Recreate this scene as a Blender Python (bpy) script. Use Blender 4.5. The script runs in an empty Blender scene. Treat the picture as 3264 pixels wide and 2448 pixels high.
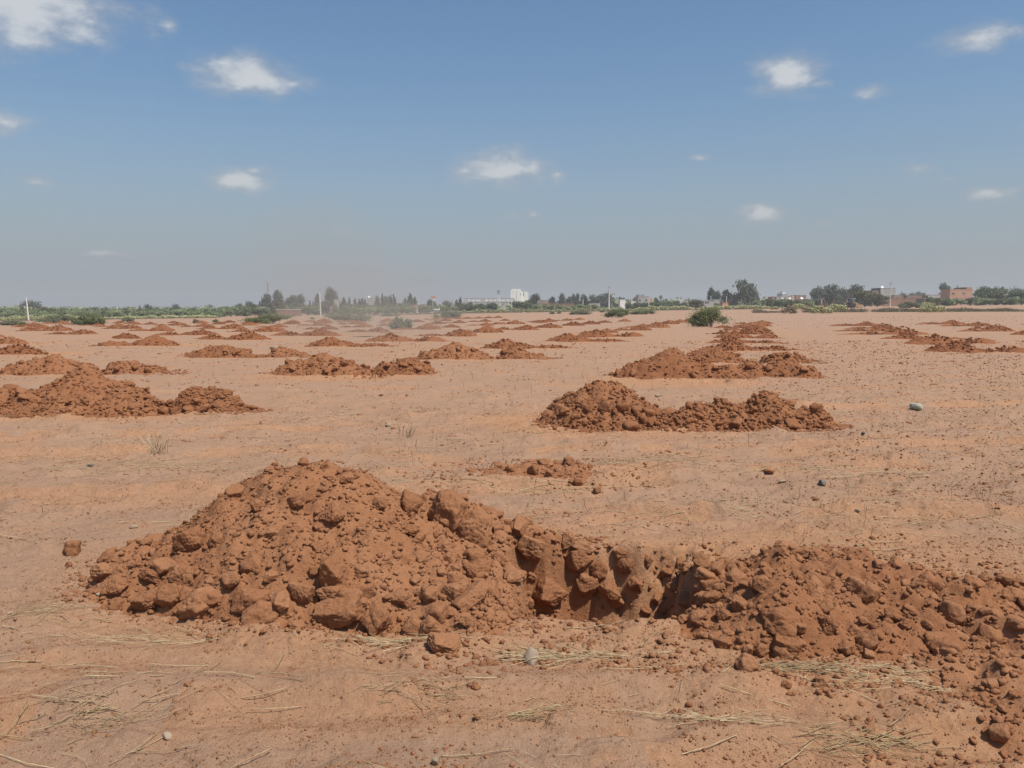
import bpy, bmesh, math, random
import numpy as np
from mathutils import Vector

random.seed(7)
rng = np.random.default_rng(11)
S = bpy.context.scene
COL = S.collection
PI = math.pi

# ------------------------------------------------------------------ camera
F, CX, CY, HOR, CAMH = 2642.0, 1632.0, 1224.0, 979.0, 1.70
PITCH = math.atan((CY - HOR) / F)
cam_d = bpy.data.cameras.new('camera')
cam_d.sensor_width = 36.0
cam_d.lens = F / 3264.0 * 36.0
cam_d.clip_start = 0.05
cam_d.clip_end = 20000
cam = bpy.data.objects.new('camera', cam_d)
cam.location = (0, 0, CAMH)
cam.rotation_euler = (PI / 2 - PITCH, 0, 0)
COL.objects.link(cam)
S.camera = cam

# ------------------------------------------------------------------ light and sky
SUN_AZ, SUN_EL = math.radians(127), math.radians(61)
sdir = Vector((math.sin(SUN_AZ) * math.cos(SUN_EL), math.cos(SUN_AZ) * math.cos(SUN_EL), math.sin(SUN_EL)))
sun_d = bpy.data.lights.new('sun', 'SUN')
sun_d.energy = 5.0
sun_d.angle = math.radians(0.6)
sun_d.color = (1.0, 0.955, 0.89)
sun = bpy.data.objects.new('sun', sun_d)
sun.rotation_euler = sdir.to_track_quat('Z', 'Y').to_euler()
COL.objects.link(sun)
S.view_settings.view_transform = 'Standard'
S.view_settings.look = 'None'
S.view_settings.exposure = 0.0
S.view_settings.gamma = 1.0
S.cycles.use_denoising = True
S.cycles.max_bounces = 6
S.cycles.volume_bounces = 0
S.cycles.transparent_max_bounces = 6

W = bpy.data.worlds.new('World')
S.world = W
W.use_nodes = True
WN, WL = W.node_tree.nodes, W.node_tree.links
WN.clear()


def wn(t, **kw):
    n = WN.new(t)
    for k, v in kw.items():
        setattr(n, k, v)
    return n


def wm(op, a, b=None, c=None, clamp=False):
    n = WN.new('ShaderNodeMath')
    n.operation = op
    n.use_clamp = clamp
    for i, v in enumerate((a, b, c)):
        if v is None:
            continue
        if isinstance(v, (int, float)):
            n.inputs[i].default_value = v
        else:
            WL.new(v, n.inputs[i])
    return n.outputs[0]


def wmix(fac, a, b):
    n = WN.new('ShaderNodeMix')
    n.data_type = 'RGBA'
    for s, v in ((n.inputs[0], fac), (n.inputs[6], a), (n.inputs[7], b)):
        if isinstance(v, (int, float)):
            s.default_value = v
        elif isinstance(v, tuple):
            s.default_value = v
        else:
            WL.new(v, s)
    return n.outputs[2]


def smooth(v, lo, hi):
    n = WN.new('ShaderNodeMapRange')
    n.interpolation_type = 'SMOOTHSTEP'
    WL.new(v, n.inputs[0])
    n.inputs[1].default_value = lo
    n.inputs[2].default_value = hi
    n.inputs[3].default_value = 0
    n.inputs[4].default_value = 1
    return n.outputs[0]


def ray(px, py):
    v = -(py - CY) / F
    return Vector(((px - CX) / F, math.cos(PITCH) + v * math.sin(PITCH), -math.sin(PITCH) + v * math.cos(PITCH)))


sky = wn('ShaderNodeTexSky', sky_type='NISHITA', sun_disc=False, sun_elevation=SUN_EL, sun_rotation=SUN_AZ,
         altitude=400, air_density=1.15, dust_density=2.2, ozone_density=1.6)
tc = wn('ShaderNodeTexCoord')
sep = wn('ShaderNodeSeparateXYZ')
WL.new(tc.outputs['Generated'], sep.inputs[0])
AZ = wm('ARCTAN2', sep.outputs[0], sep.outputs[1])
EL = wm('ARCSINE', sep.outputs[2])
# dusty air near the horizon, the same all round
dust_f = wm('MULTIPLY', wm('POWER', wm('SUBTRACT', 1.0, smooth(EL, -0.03, 0.40)), 2.3), 0.96)
SKYGREY = (3.40, 3.66, 4.10, 1)
tint = wn('ShaderNodeMix', data_type='RGBA', blend_type='MULTIPLY')
tint.inputs[0].default_value = 1.0
WL.new(sky.outputs[0], tint.inputs[6])
tint.inputs[7].default_value = (.82, 1.0, 1.12, 1)
col = wmix(dust_f, tint.outputs[2], SKYGREY)
nz = wn('ShaderNodeTexNoise')
nz.inputs['Scale'].default_value = 26.0
nz.inputs['Detail'].default_value = 7.0
nz.inputs['Roughness'].default_value = 0.58
mp = wn('ShaderNodeMapping')
mp.inputs['Scale'].default_value = (1, 1, 2.1)
WL.new(tc.outputs['Generated'], mp.inputs[0])
WL.new(mp.outputs[0], nz.inputs[0])
NZ = wm('SUBTRACT', nz.outputs[0], 0.5)
nz2 = wn('ShaderNodeTexNoise')
nz2.inputs['Scale'].default_value = 11.0
nz2.inputs['Detail'].default_value = 4.0
WL.new(mp.outputs[0], nz2.inputs[0])
NZ2 = wm('SUBTRACT', nz2.outputs[0], 0.5)
# (x, y, half width, height above base, depth below, strength, tilt) in photograph pixels (2212 wide)
CLOUDS = [
    (55, 40, 150, 110, 55, 1.0, 0.0), (165, 10, 60, 50, 40, .7, 0.0), (545, 178, 95, 52, 24, .95, 0.0), (565, 155, 40, 40, 30, .55, 0.0), (632, 182, 30, 16, 14, .55, 0.0),
    (514, 402, 52, 32, 13, 1.0, 0.0), (550, 372, 42, 18, 12, .45, 0.0), (1090, 378, 88, 50, 30, 1.0, 0.0), (1150, 362, 42, 30, 26, .6, 0.0),
    (1205, 376, 36, 16, 14, .4, 0.0), (1006, 370, 24, 16, 14, .4, 0.0), (1700, 168, 66, 46, 34, 1.0, 0.0), (1768, 184, 40, 20, 16, .5, 0.0),
    (1886, 200, 44, 24, 16, .55, 0.25), (2112, 84, 78, 26, 24, .75, -0.45), (1650, 470, 46, 30, 13, .9, 0.0), (14, 272, 44, 28, 20, .8, 0.0),
    (74, 398, 38, 20, 12, .5, 0.0), (1984, 370, 36, 22, 12, .5, 0.0), (2048, 386, 20, 10, 9, .35, 0.0), (2134, 422, 50, 22, 12, .6, 0.0),
    (2195, 412, 34, 12, 10, .35, 0.0), (740, 504, 30, 20, 12, .35, 0.0), (1778, 488, 30, 14, 9, .4, 0.0), (1106, 468, 24, 10, 8, .3, 0.0),
    (1152, 466, 18, 14, 10, .3, 0.0), (1512, 342, 30, 12, 9, .3, 0.0), (228, 548, 110, 14, 12, .35, 0.0), (365, 60, 30, 26, 20, .22, 0.0),
    (2420, 250, 110, 60, 34, .9, 0.0), (-260, 190, 120, 60, 36, .9, 0.0),
]
cxyz = wn('ShaderNodeCombineXYZ')
WL.new(AZ, cxyz.inputs[0])
WL.new(EL, cxyz.inputs[1])
dens = None
for (x, y, hw, up, dn, st, tilt) in CLOUDS:
    r = ray(x * 1.4756, y * 1.4756).normalized()
    a0, e0 = math.atan2(r.x, r.y), math.asin(r.z)
    k = 1.4756 / F
    e0 += (up - dn) * .5 * k
    sa, se = math.cos(e0) / (hw * 1.4 * k), 1 / ((up + dn) * .64 * k)
    v = WN.new('ShaderNodeVectorMath')
    v.operation = 'MULTIPLY_ADD'
    WL.new(cxyz.outputs[0], v.inputs[0])
    v.inputs[1].default_value = (sa, se, 0)
    v.inputs[2].default_value = (-a0 * sa, -e0 * se, 0)
    src = v.outputs[0]
    if tilt:
        rt = WN.new('ShaderNodeVectorRotate')
        rt.rotation_type = 'Z_AXIS'
        rt.inputs['Angle'].default_value = tilt
        WL.new(src, rt.inputs[0])
        src = rt.outputs[0]
    ln = WN.new('ShaderNodeVectorMath')
    ln.operation = 'LENGTH'
    WL.new(src, ln.inputs[0])
    m = wm('SUBTRACT', .30 + .68 * st, ln.outputs['Value'])
    dens = m if dens is None else wm('MAXIMUM', dens, m)
dens = wm('MULTIPLY', smooth(wm('ADD', dens, wm('ADD', wm('MULTIPLY', NZ, 1.5), wm('MULTIPLY', NZ2, .5))), -0.15, .95), .94)
cl_col = wmix(smooth(wm('ADD', dens, wm('MULTIPLY', NZ, .8)), 0.25, 1.0), (4.6, 4.65, 4.8, 1), (6.9, 7.0, 7.05, 1))
cl_col = wmix(wm('MULTIPLY', dust_f, 0.55), cl_col, SKYGREY)
col = wmix(wm('MULTIPLY', dens, 0.86), col, cl_col)
bg = wn('ShaderNodeBackground')
bg.inputs[1].default_value = 0.10
WL.new(col, bg.inputs[0])
wo = wn('ShaderNodeOutputWorld')
WL.new(bg.outputs[0], wo.inputs[0])
W.cycles.sampling_method = 'MANUAL'
W.cycles.sample_map_resolution = 256

# ------------------------------------------------------------------ numeric helpers


def h2(ix, iy, s):
    n = (ix.astype(np.int64) * 374761393 + iy.astype(np.int64) * 668265263 + s * 1274126177) & 0xFFFFFFFF
    n = ((n ^ (n >> 13)) * 1274126177) & 0xFFFFFFFF
    n = ((n ^ (n >> 16)) * 2246822519) & 0xFFFFFFFF
    return ((n ^ (n >> 15)) & 0xFFFFFF) / float(0x1000000)


def gnoise(x, y, s=0):
    ix, iy = np.floor(x), np.floor(y)
    fx, fy = x - ix, y - iy
    ux, uy = fx * fx * fx * (fx * (fx * 6 - 15) + 10), fy * fy * fy * (fy * (fy * 6 - 15) + 10)

    def g(ox, oy):
        a = h2(ix + ox, iy + oy, s) * 2 * PI
        return np.cos(a) * (fx - ox) + np.sin(a) * (fy - oy)
    return 1.4 * ((g(0, 0) * (1 - ux) + g(1, 0) * ux) * (1 - uy) + (g(0, 1) * (1 - ux) + g(1, 1) * ux) * uy)


def fbm(x, y, oct=4, s=0, gain=.5):
    t, a = 0, 1
    for o in range(oct):
        t = t + a * gnoise(x, y, s + o * 17)
        x, y, a = x * 2.03 + 5.1, y * 2.03 + 1.7, a * gain
    return t


def lumps(x, y, s=0):
    """cobble relief: domes of unequal height on a jittered cell grid, 0..1"""
    ix, iy = np.floor(x), np.floor(y)
    best = np.full(np.shape(x), -1.0)
    for ox in (-1, 0, 1):
        for oy in (-1, 0, 1):
            jx, jy = ix + ox, iy + oy
            cx, cy = jx + h2(jx, jy, s), jy + h2(jx, jy, s + 1)
            rr = .45 + .55 * h2(jx, jy, s + 2)
            d2 = ((x - cx) ** 2 + (y - cy) ** 2) / (rr * rr)
            v = rr * np.sqrt(np.maximum(0, 1 - d2)) - .25 * np.minimum(d2, 2.5) * 0.2
            best = np.maximum(best, v)
    return np.maximum(best, 0)


def sstep(v, lo, hi):
    t = np.clip((v - lo) / (hi - lo), 0, 1)
    return t * t * (3 - 2 * t)


def terr(x, y):
    """lie of the land: level near by, falling to the left and rising to the right farther out"""
    x, y = np.asarray(x, float), np.asarray(y, float)
    r = sstep(y, 30, 200) * (1 - sstep(y, 700, 2200))
    return (-0.1 + 0.0155 * np.clip(x, -220, 170)) * r


def at(px, Y):
    return Y * (px - CX) / F * math.cos(PITCH)


def ztop(py, Y):
    r = ray(CX, py)
    return CAMH + Y * r.z / r.y


# pits: convex outlines; depth
PITS = []


def sd_poly(x, y, P):
    sd = np.full(np.shape(x), -1e9)
    n = len(P)
    for i in range(n):
        (x0, y0), (x1, y1) = P[i], P[(i + 1) % n]
        ex, ey = x1 - x0, y1 - y0
        l = math.hypot(ex, ey)
        sd = np.maximum(sd, ((y - y0) * ex - (x - x0) * ey) / l)   # clockwise order: outside positive
    return sd


def pits(x, y):
    z = np.zeros(np.shape(x))
    for P, depth, wall in PITS:
        cx, cy = sum(p[0] for p in P) / len(P), sum(p[1] for p in P) / len(P)
        m = (np.abs(x - cx) < 2.5) & (np.abs(y - cy) < 2.5)
        if not m.any():
            continue
        xx, yy = x[m], y[m]
        sd = sd_poly(xx, yy, P) + .11 * fbm(xx * 3.0, yy * 3.0, 4, 5)
        w_ = sstep(-sd, 0, wall)
        z[m] -= depth * w_ - 4 * w_ * (1 - w_) * (.08 * fbm(xx * 4.5 + yy * 3, yy * 9 - xx * 2, 5, 65, .6) + .05 * lumps(xx * 9, yy * 16, 66))
    return z


TRACKS = [  # wheel ruts and scrapes: (x0,y0,x1,y1,half width,depth)
    (-2.6, 3.25, 2.6, 3.5, .16, .020), (-2.4, 3.75, 3.4, 4.0, .13, .016), (-5, 7.2, 0.3, 7.5, .3, .025), (0.6, 6.5, 5.5, 6.7, .16, .05),
    (-.6, 7.6, 2.2, 8.0, .22, .04), (0.2, 9.6, 7.5, 10.4, .18, .04), (.8, 8.4, 6.5, 9.0, .18, .04), (-9, 10.6, -2.5, 11.4, .2, .035), (3.5, 13.5, 10, 14.6, .25, .04), (2.0, 4.3, 4.2, 3.1, .10, .05), (1.9, 4.9, 4.6, 4.35, .12, .05), (-7, 9.2, -1.5, 9.7, .25, .03), (0.5, 2.9, 3.0, 3.15, .12, .03),
]


def micro(x, y):
    fade = 1.0 / (1 + (y / 26.0) ** 2)
    z = .028 * fbm(x * .55, y * .8, 3, 1) + .014 * fbm(x * 2.1, y * 2.6, 4, 9)
    z = z * (1 / (1 + (y / 70.0) ** 2))
    rough = sstep(fbm(x * .45 + 3, y * .7 + 1, 3, 33), -.15, .5) * .8 + .2
    rough = np.minimum(1.2, rough + .5 * sstep(x - .18 * y, 1.0, 4.5) * sstep(y, 5.5, 8))
    z = z + fade * rough * (.012 * fbm(x * 8, y * 9, 3, 21) + .017 * lumps(x * 9, y * 10, 3) * (h2(np.floor(x * 3), np.floor(y * 3), 4) > .45))
    z = z + fade * .010 * np.maximum(0, fbm(x * 3.5 + 9, y * 4.5, 2, 71) - .25) * 3 * lumps(x * 14, y * 15, 8)
    q = fbm(x * .9 + 4, y * 1.9 + 2, 5, 121, .55)
    brk = np.clip(fbm(x * 1.3, y * 1.7 + 8, 3, 131) + .35, 0, 1)
    z = z + fade * brk * (.032 * sstep(q, .10, .135) + .028 * sstep(q, -.22, -.185) + .024 * sstep(q, .36, .385))
    for (x0, y0, x1, y1, hw, dp) in TRACKS:
        l = math.hypot(x1 - x0, y1 - y0)
        tx, ty = (x1 - x0) / l, (y1 - y0) / l
        m = (y < max(y0, y1) + 1) & (y > min(y0, y1) - 1) & (x > min(x0, x1) - .6) & (x < max(x0, x1) + .6)
        if not m.any():
            continue
        xx, yy = x[m], y[m]
        s = (xx - x0) * tx + (yy - y0) * ty
        q = ((xx - x0) * -ty + (yy - y0) * tx + .09 * fbm(s * 1.3, s * 0 + x0, 2, 4)) / hw
        e = sstep(s, -.2, .25) * sstep(-s, -l - .2, -l + .25) * (.55 + .6 * np.clip(fbm(s * 1.7, s * 0 + y0, 2, 14) + .3, 0, 1))
        z[m] += e * 1.5 * dp * (-np.exp(-(q * q) * 1.6) + .75 * np.exp(-((q - 1.35) ** 2) * 5) + .6 * np.exp(-((q + 1.35) ** 2) * 5))
    return z


def ground(x, y):
    x, y = np.asarray(x, float), np.asarray(y, float)
    x, y = np.broadcast_arrays(x, y)
    sh = x.shape
    x, y = np.atleast_1d(x).ravel(), np.atleast_1d(y).ravel()
    z = terr(x, y)
    n = y < 130
    if n.any():
        z[n] += micro(x[n], y[n]) + pits(x[n], y[n])
    return z.reshape(sh)


def g1(x, y):
    return float(ground(np.array([x]), np.array([y]))[0])


# ------------------------------------------------------------------ object helpers


def mesh_np(name, V, Fc, mat, smooth_sh=False, attrs=None):
    """V (n,3); Fc (m,k) array of equal polygons or list of such arrays"""
    me = bpy.data.meshes.new(name)
    Fs = [f for f in (Fc if isinstance(Fc, list) else [Fc]) if len(f)]
    V = np.asarray(V, np.float32)
    me.vertices.add(len(V))
    me.vertices.foreach_set('co', V.ravel())
    tot = sum(f.size for f in Fs)
    me.loops.add(tot)
    me.loops.foreach_set('vertex_index', np.concatenate([f.ravel() for f in Fs]).astype(np.int32))
    npoly = sum(len(f) for f in Fs)
    me.polygons.add(npoly)
    ls = np.concatenate([np.full(len(f), f.shape[1]) for f in Fs])
    me.polygons.foreach_set('loop_start', (np.cumsum(ls) - ls).astype(np.int32))
    if smooth_sh:
        me.polygons.foreach_set('use_smooth', np.ones(npoly, bool))
    if attrs:
        for k, a in attrs.items():
            at_ = me.attributes.new(k, 'FLOAT', 'POINT')
            at_.data.foreach_set('value', np.asarray(a, np.float32))
    me.update(calc_edges=True)
    if mat:
        me.materials.append(mat)
    return me


def obj(name, me, parent=None, loc=None, rot=None, scale=None):
    o = bpy.data.objects.new(name, me)
    COL.objects.link(o)
    if parent:
        o.parent = parent
    if loc is not None:
        o.location = loc
    if rot is not None:
        o.rotation_euler = rot
    if scale is not None:
        o.scale = scale if hasattr(scale, '__len__') else (scale,) * 3
    return o


def tag(o, label=None, cat=None, group=None, kind=None):
    if label:
        o['label'] = label
    if cat:
        o['category'] = cat
    if group:
        o['group'] = group
    if kind:
        o['kind'] = kind
    return o


def empty(name, loc, rz=0, label=None, cat=None, group=None):
    o = obj(name, None, loc=loc, rot=(0, 0, rz))
    o.empty_display_size = .1
    return tag(o, label, cat, group)


class MB:
    """collects boxes, prisms and tubes into one mesh"""

    def __init__(s):
        s.v, s.f = [], []

    def add(s, V, Fc):
        b = len(s.v)
        s.v += [tuple(v) for v in V]
        s.f += [tuple(i + b for i in f) for f in Fc]
        return s

    def box(s, x0, x1, y0, y1, z0, z1):
        return s.add([(x0, y0, z0), (x1, y0, z0), (x1, y1, z0), (x0, y1, z0), (x0, y0, z1), (x1, y0, z1), (x1, y1, z1), (x0, y1, z1)],
                     [(0, 3, 2, 1), (4, 5, 6, 7), (0, 1, 5, 4), (1, 2, 6, 5), (2, 3, 7, 6), (3, 0, 4, 7)])

    def prism(s, pts, y0, y1):
        n = len(pts)
        V = [(x, y0, z) for x, z in pts] + [(x, y1, z) for x, z in pts]
        return s.add(V, [tuple(range(n)), tuple(range(2 * n - 1, n - 1, -1))] + [((i + 1) % n, i, n + i, n + (i + 1) % n) for i in range(n)])

    def tube(s, pts, rads, n=8):
        b = []
        for i, p in enumerate(pts):
            p = Vector(p)
            a = Vector(pts[max(i - 1, 0)])
            c = Vector(pts[min(i + 1, len(pts) - 1)])
            t = (c - a).normalized()
            u = t.cross(Vector((0.31, .92, .2))).normalized()
            w = t.cross(u)
            b += [p + (u * math.cos(2 * PI * k / n) + w * math.sin(2 * PI * k / n)) * rads[i] for k in range(n)]
        Fc = []
        for i in range(len(pts) - 1):
            for k in range(n):
                Fc.append((i * n + k, i * n + (k + 1) % n, (i + 1) * n + (k + 1) % n, (i + 1) * n + k))
        Fc += [tuple(range(n - 1, -1, -1)), tuple((len(pts) - 1) * n + k for k in range(n))]
        return s.add(b, Fc)

    def mesh(s, name, mat):
        me = bpy.data.meshes.new(name)
        me.from_pydata(s.v, [], s.f)
        me.materials.append(mat)
        me.update()
        return me

    def build(s, name, mat, parent=None, **kw):
        return obj(name, s.mesh(name, mat), parent, **kw)


# ------------------------------------------------------------------ materials


def new_mat(name):
    m = bpy.data.materials.new(name)
    m.use_nodes = True
    m.node_tree.nodes.clear()
    n, l = m.node_tree.nodes, m.node_tree.links
    out = n.new('ShaderNodeOutputMaterial')
    b = n.new('ShaderNodeBsdfPrincipled')
    b.inputs['Roughness'].default_value = .95
    b.inputs['Specular IOR Level'].default_value = .12
    l.new(b.outputs[0], out.inputs[0])
    return m, n, l, b


def noise(n, l, vec, scale, detail=4, rough=.55):
    t = n.new('ShaderNodeTexNoise')
    t.inputs['Scale'].default_value = scale
    t.inputs['Detail'].default_value = detail
    t.inputs['Roughness'].default_value = rough
    if vec is not None:
        l.new(vec, t.inputs['Vector'])
    return t.outputs[0]


def ramp(n, l, fac, stops):
    r = n.new('ShaderNodeValToRGB')
    e = r.color_ramp.elements
    while len(e) < len(stops):
        e.new(.5)
    for i, (p, c) in enumerate(stops):
        e[i].position = p
        e[i].color = (*c, 1)
    l.new(fac, r.inputs[0])
    return r.outputs[0]


def mix(n, l, fac, a, b, mode='MIX'):
    m = n.new('ShaderNodeMix')
    m.data_type = 'RGBA'
    m.blend_type = mode
    for s, v in ((m.inputs[0], fac), (m.inputs[6], a), (m.inputs[7], b)):
        if isinstance(v, (int, float)):
            s.default_value = v
        elif isinstance(v, tuple):
            s.default_value = (*v, 1) if len(v) == 3 else v
        else:
            l.new(v, s)
    return m.outputs[2]


def math_n(n, l, op, a, b, clamp=False):
    m = n.new('ShaderNodeMath')
    m.operation = op
    m.use_clamp = clamp
    for i, v in enumerate((a, b)):
        if isinstance(v, (int, float)):
            m.inputs[i].default_value = v
        else:
            l.new(v, m.inputs[i])
    return m.outputs[0]


def bump(n, l, h, strength, dist, prev=None):
    b = n.new('ShaderNodeBump')
    b.inputs['Strength'].default_value = strength
    b.inputs['Distance'].default_value = dist
    l.new(h, b.inputs['Height'])
    if prev is not None:
        l.new(prev, b.inputs['Normal'])
    return b.outputs[0]


SOIL_A, SOIL_B, SOIL_C = (0.250, 0.103, 0.046), (0.319, 0.144, 0.067), (0.374, 0.183, 0.095)


def soil_material(name, per_object=True, dark=1.0, deepen=0.0):
    m, n, l, b = new_mat(name)
    geo = n.new('ShaderNodeNewGeometry')
    P = geo.outputs['Position']
    a = noise(n, l, P, 2.2, 5)
    c = ramp(n, l, a, [(.25, tuple(v * dark for v in SOIL_A)), (.5, tuple(v * dark for v in SOIL_B)), (.8, tuple(v * dark for v in SOIL_C))])
    f = noise(n, l, P, 34, 5, .65)
    c = mix(n, l, .28, c, ramp(n, l, f, [(.3, (0.203, 0.080, 0.035)), (.7, (0.408, 0.202, 0.105))]))
    if per_object:
        oi = n.new('ShaderNodeObjectInfo')
        c = mix(n, l, .34, c, ramp(n, l, oi.outputs['Random'], [(0, (0.232, 0.091, 0.039)), (.5, (0.322, 0.146, 0.068)), (1, (0.397, 0.201, 0.105))]))
    if deepen:
        c = mix(n, l, 1.0, c, (1 - .28 * deepen, 1 - .37 * deepen, 1 - .42 * deepen), 'MULTIPLY')  # multiplies the soil colour darker and redder
    l.new(c, b.inputs['Base Color'])
    g = noise(n, l, P, 130, 4, .7)
    h = noise(n, l, P, 34, 5, .7)
    l.new(bump(n, l, g, .6, .008, bump(n, l, h, .75, .024)), b.inputs['Normal'])
    return m


M_SOIL = soil_material('heap_soil')
M_CLOD = soil_material('clod_soil')
M_CRUMB = soil_material('crumb_soil', False)
M_SOIL2 = soil_material('darker_heap_soil', True, 1.0, .55)  # middle heaps: soil colour set darker and redder
M_CLOD2 = soil_material('darker_clod_soil', True, 1.0, .55)
M_CRUMB2 = soil_material('darker_crumb_soil', False, 1.0, .55)
M_SOIL3 = soil_material('darkest_heap_soil', True, 1.0, 1.0)  # far heaps: darkest and reddest soil colour
M_CRUMB3 = soil_material('darkest_crumb_soil', False, 1.0, 1.0)

# ground: dry pinkish crust with redder disturbed soil
M_GROUND, n, l, b = new_mat('field_ground')
geo = n.new('ShaderNodeNewGeometry')
P = geo.outputs['Position']
att = n.new('ShaderNodeAttribute')
att.attribute_name = 'disturbed'
big = noise(n, l, P, .22, 4, .6)
med = noise(n, l, P, 1.5, 6, .62)
c = ramp(n, l, big, [(.3, (0.317, 0.185, 0.114)), (.5, (0.359, 0.217, 0.136)), (.72, (0.373, 0.237, 0.157))])
c = mix(n, l, .5, c, ramp(n, l, med, [(.28, (0.302, 0.161, 0.088)), (.5, (0.359, 0.216, 0.135)), (.75, (0.404, 0.264, 0.179))]))
fine = noise(n, l, P, 22, 6, .7)
c = mix(n, l, .30, c, ramp(n, l, fine, [(.3, (0.244, 0.130, 0.072)), (.55, (0.359, 0.221, 0.138)), (.8, (0.432, 0.293, 0.203))]))
fine2 = noise(n, l, P, 120, 3, .7)
c = mix(n, l, .22, c, ramp(n, l, fine2, [(.32, (0.217, 0.111, 0.064)), (.6, (0.388, 0.250, 0.167))]))
red = ramp(n, l, fine, [(.3, (0.347, 0.168, 0.083)), (.7, (0.453, 0.245, 0.127))])
dm = math_n(n, l, 'ADD', att.outputs['Fac'], math_n(n, l, 'MULTIPLY', math_n(n, l, 'SUBTRACT', med, .5), .9), True)
c = mix(n, l, dm, c, red)
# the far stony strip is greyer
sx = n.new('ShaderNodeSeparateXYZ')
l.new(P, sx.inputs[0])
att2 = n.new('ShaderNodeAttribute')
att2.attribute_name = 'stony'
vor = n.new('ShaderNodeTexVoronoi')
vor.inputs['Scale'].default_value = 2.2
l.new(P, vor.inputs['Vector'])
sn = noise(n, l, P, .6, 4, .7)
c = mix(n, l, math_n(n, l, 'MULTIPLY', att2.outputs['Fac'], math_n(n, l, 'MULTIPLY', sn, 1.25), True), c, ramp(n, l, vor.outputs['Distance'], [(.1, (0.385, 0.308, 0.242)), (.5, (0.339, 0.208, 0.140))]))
l.new(c, b.inputs['Base Color'])
hb = noise(n, l, P, 26, 6, .72)
hf = noise(n, l, P, 140, 3, .7)
l.new(bump(n, l, hf, .55, .008, bump(n, l, hb, .85, .028, bump(n, l, med, .6, .06))), b.inputs['Normal'])


def flat_mat(name, c0, c1, scale=3.0, rough=.85, spec=.2, trans=0.0, objrand=0.0, coord='Position'):
    m, n, l, b = new_mat(name)
    g = n.new('ShaderNodeNewGeometry')
    f = noise(n, l, g.outputs['Position'], scale, 5, .6)
    c = ramp(n, l, f, [(.3, c0), (.7, c1)])
    if objrand:
        oi = n.new('ShaderNodeObjectInfo')
        hs = n.new('ShaderNodeHueSaturation')
        l.new(c, hs.inputs['Color'])
        l.new(math_n(n, l, 'ADD', 1 - objrand / 2, math_n(n, l, 'MULTIPLY', oi.outputs['Random'], objrand)), hs.inputs['Value'])
        c = hs.outputs[0]
    l.new(c, b.inputs['Base Color'])
    b.inputs['Roughness'].default_value = rough
    b.inputs['Specular IOR Level'].default_value = spec
    if trans:
        t = n.new('ShaderNodeBsdfTranslucent')
        l.new(c, t.inputs[0])
        ms = n.new('ShaderNodeMixShader')
        ms.inputs[0].default_value = trans
        l.new(b.outputs[0], ms.inputs[1])
        l.new(t.outputs[0], ms.inputs[2])
        out = [k for k in n if k.type == 'OUTPUT_MATERIAL'][0]
        l.new(ms.outputs[0], out.inputs[0])
    return m


M_STRAW = flat_mat('dry_straw', (0.293, 0.206, 0.109), (0.606, 0.468, 0.267), 25, .7, .25)
M_STALK = flat_mat('dead_stalk', (0.255, 0.178, 0.102), (0.391, 0.289, 0.170), 20)
M_STONE = flat_mat('pale_stone', (0.245, 0.172, 0.111), (0.339, 0.255, 0.175), 14, .8, .3)
M_GREYST = flat_mat('grey_stone', (0.106, 0.089, 0.073), (0.165, 0.144, 0.121), 14, .8, .3)
M_GREENST = flat_mat('greenish_stone', (.30, .29, .22), (.40, .385, .30), 14, .8, .3)
M_EUC = flat_mat('eucalyptus_leaf', (0.078, 0.092, 0.062), (0.169, 0.177, 0.127), .9, .7, .25, .15, .35)
M_TREE = flat_mat('tree_leaf', (0.078, 0.106, 0.049), (0.176, 0.200, 0.101), .9, .7, .25, .15, .35)
M_CYP = flat_mat('cypress_leaf', (.030, .048, .028), (.065, .085, .050), .9, .8, .2, .1, .3)
M_OLIVE = flat_mat('shrub_leaf', (0.163, 0.198, 0.088), (0.312, 0.348, 0.175), .8, .7, .25, .15, .35)
M_BROWN = flat_mat('brownish_leaf', (.110, .105, .050), (.190, .170, .085), .8, .8, .2, .15, .2)
M_GBUSH = flat_mat('bush_leaf', (.175, .195, .085), (.330, .345, .165), 2.0, .65, .3, .42, .25)
M_GREYB = flat_mat('grey_bush_leaf', (.190, .195, .115), (.310, .305, .190), 2.0, .75, .2, .35, .25)
M_DRYB = flat_mat('dry_bush_twig', (.26, .21, .12), (.42, .34, .21), 2.0, .9, .1)
M_GRASS = flat_mat('dry_grass_blade', (.17, .15, .09), (.33, .28, .17), 1.0, .9, .1)
M_CACT = flat_mat('cactus_pad', (.20, .21, .085), (.47, .44, .20), 1.3, .6, .35)
M_CACTD = flat_mat('cactus_pad_dark', (.15, .16, .075), (.33, .31, .15), 1.3, .6, .35)
M_BARK = flat_mat('bark', (.13, .095, .065), (.24, .19, .14), 4)
M_POLE = flat_mat('pole_concrete', (0.644, 0.598, 0.517), (0.782, 0.736, 0.644), 3, .8)
M_STEEL = flat_mat('dull_steel', (.22, .22, .22), (.33, .33, .32), 3, .5, .4)
M_WHITE = flat_mat('white_render', (.80, .80, .71), (.88, .88, .79), .4, .8)
M_GREYW = flat_mat('grey_block_wall', (.36, .34, .31), (.47, .45, .41), .6, .9)
M_BRICK = flat_mat('red_earth_wall', (.25, .145, .10), (.34, .20, .145), .5, .95)
M_PINK = flat_mat('salmon_render', (.46, .26, .165), (.54, .32, .21), .4, .9)
M_ORANGE = flat_mat('orange_paint', (.55, .24, .13), (.62, .31, .18), .6, .8)
M_DARK = flat_mat('dark_opening', (.030, .028, .026), (.06, .055, .05), 1, .6, .4)
M_BROWNW = flat_mat('brown_wall', (.25, .17, .13), (.34, .24, .19), .5, .9)
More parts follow.
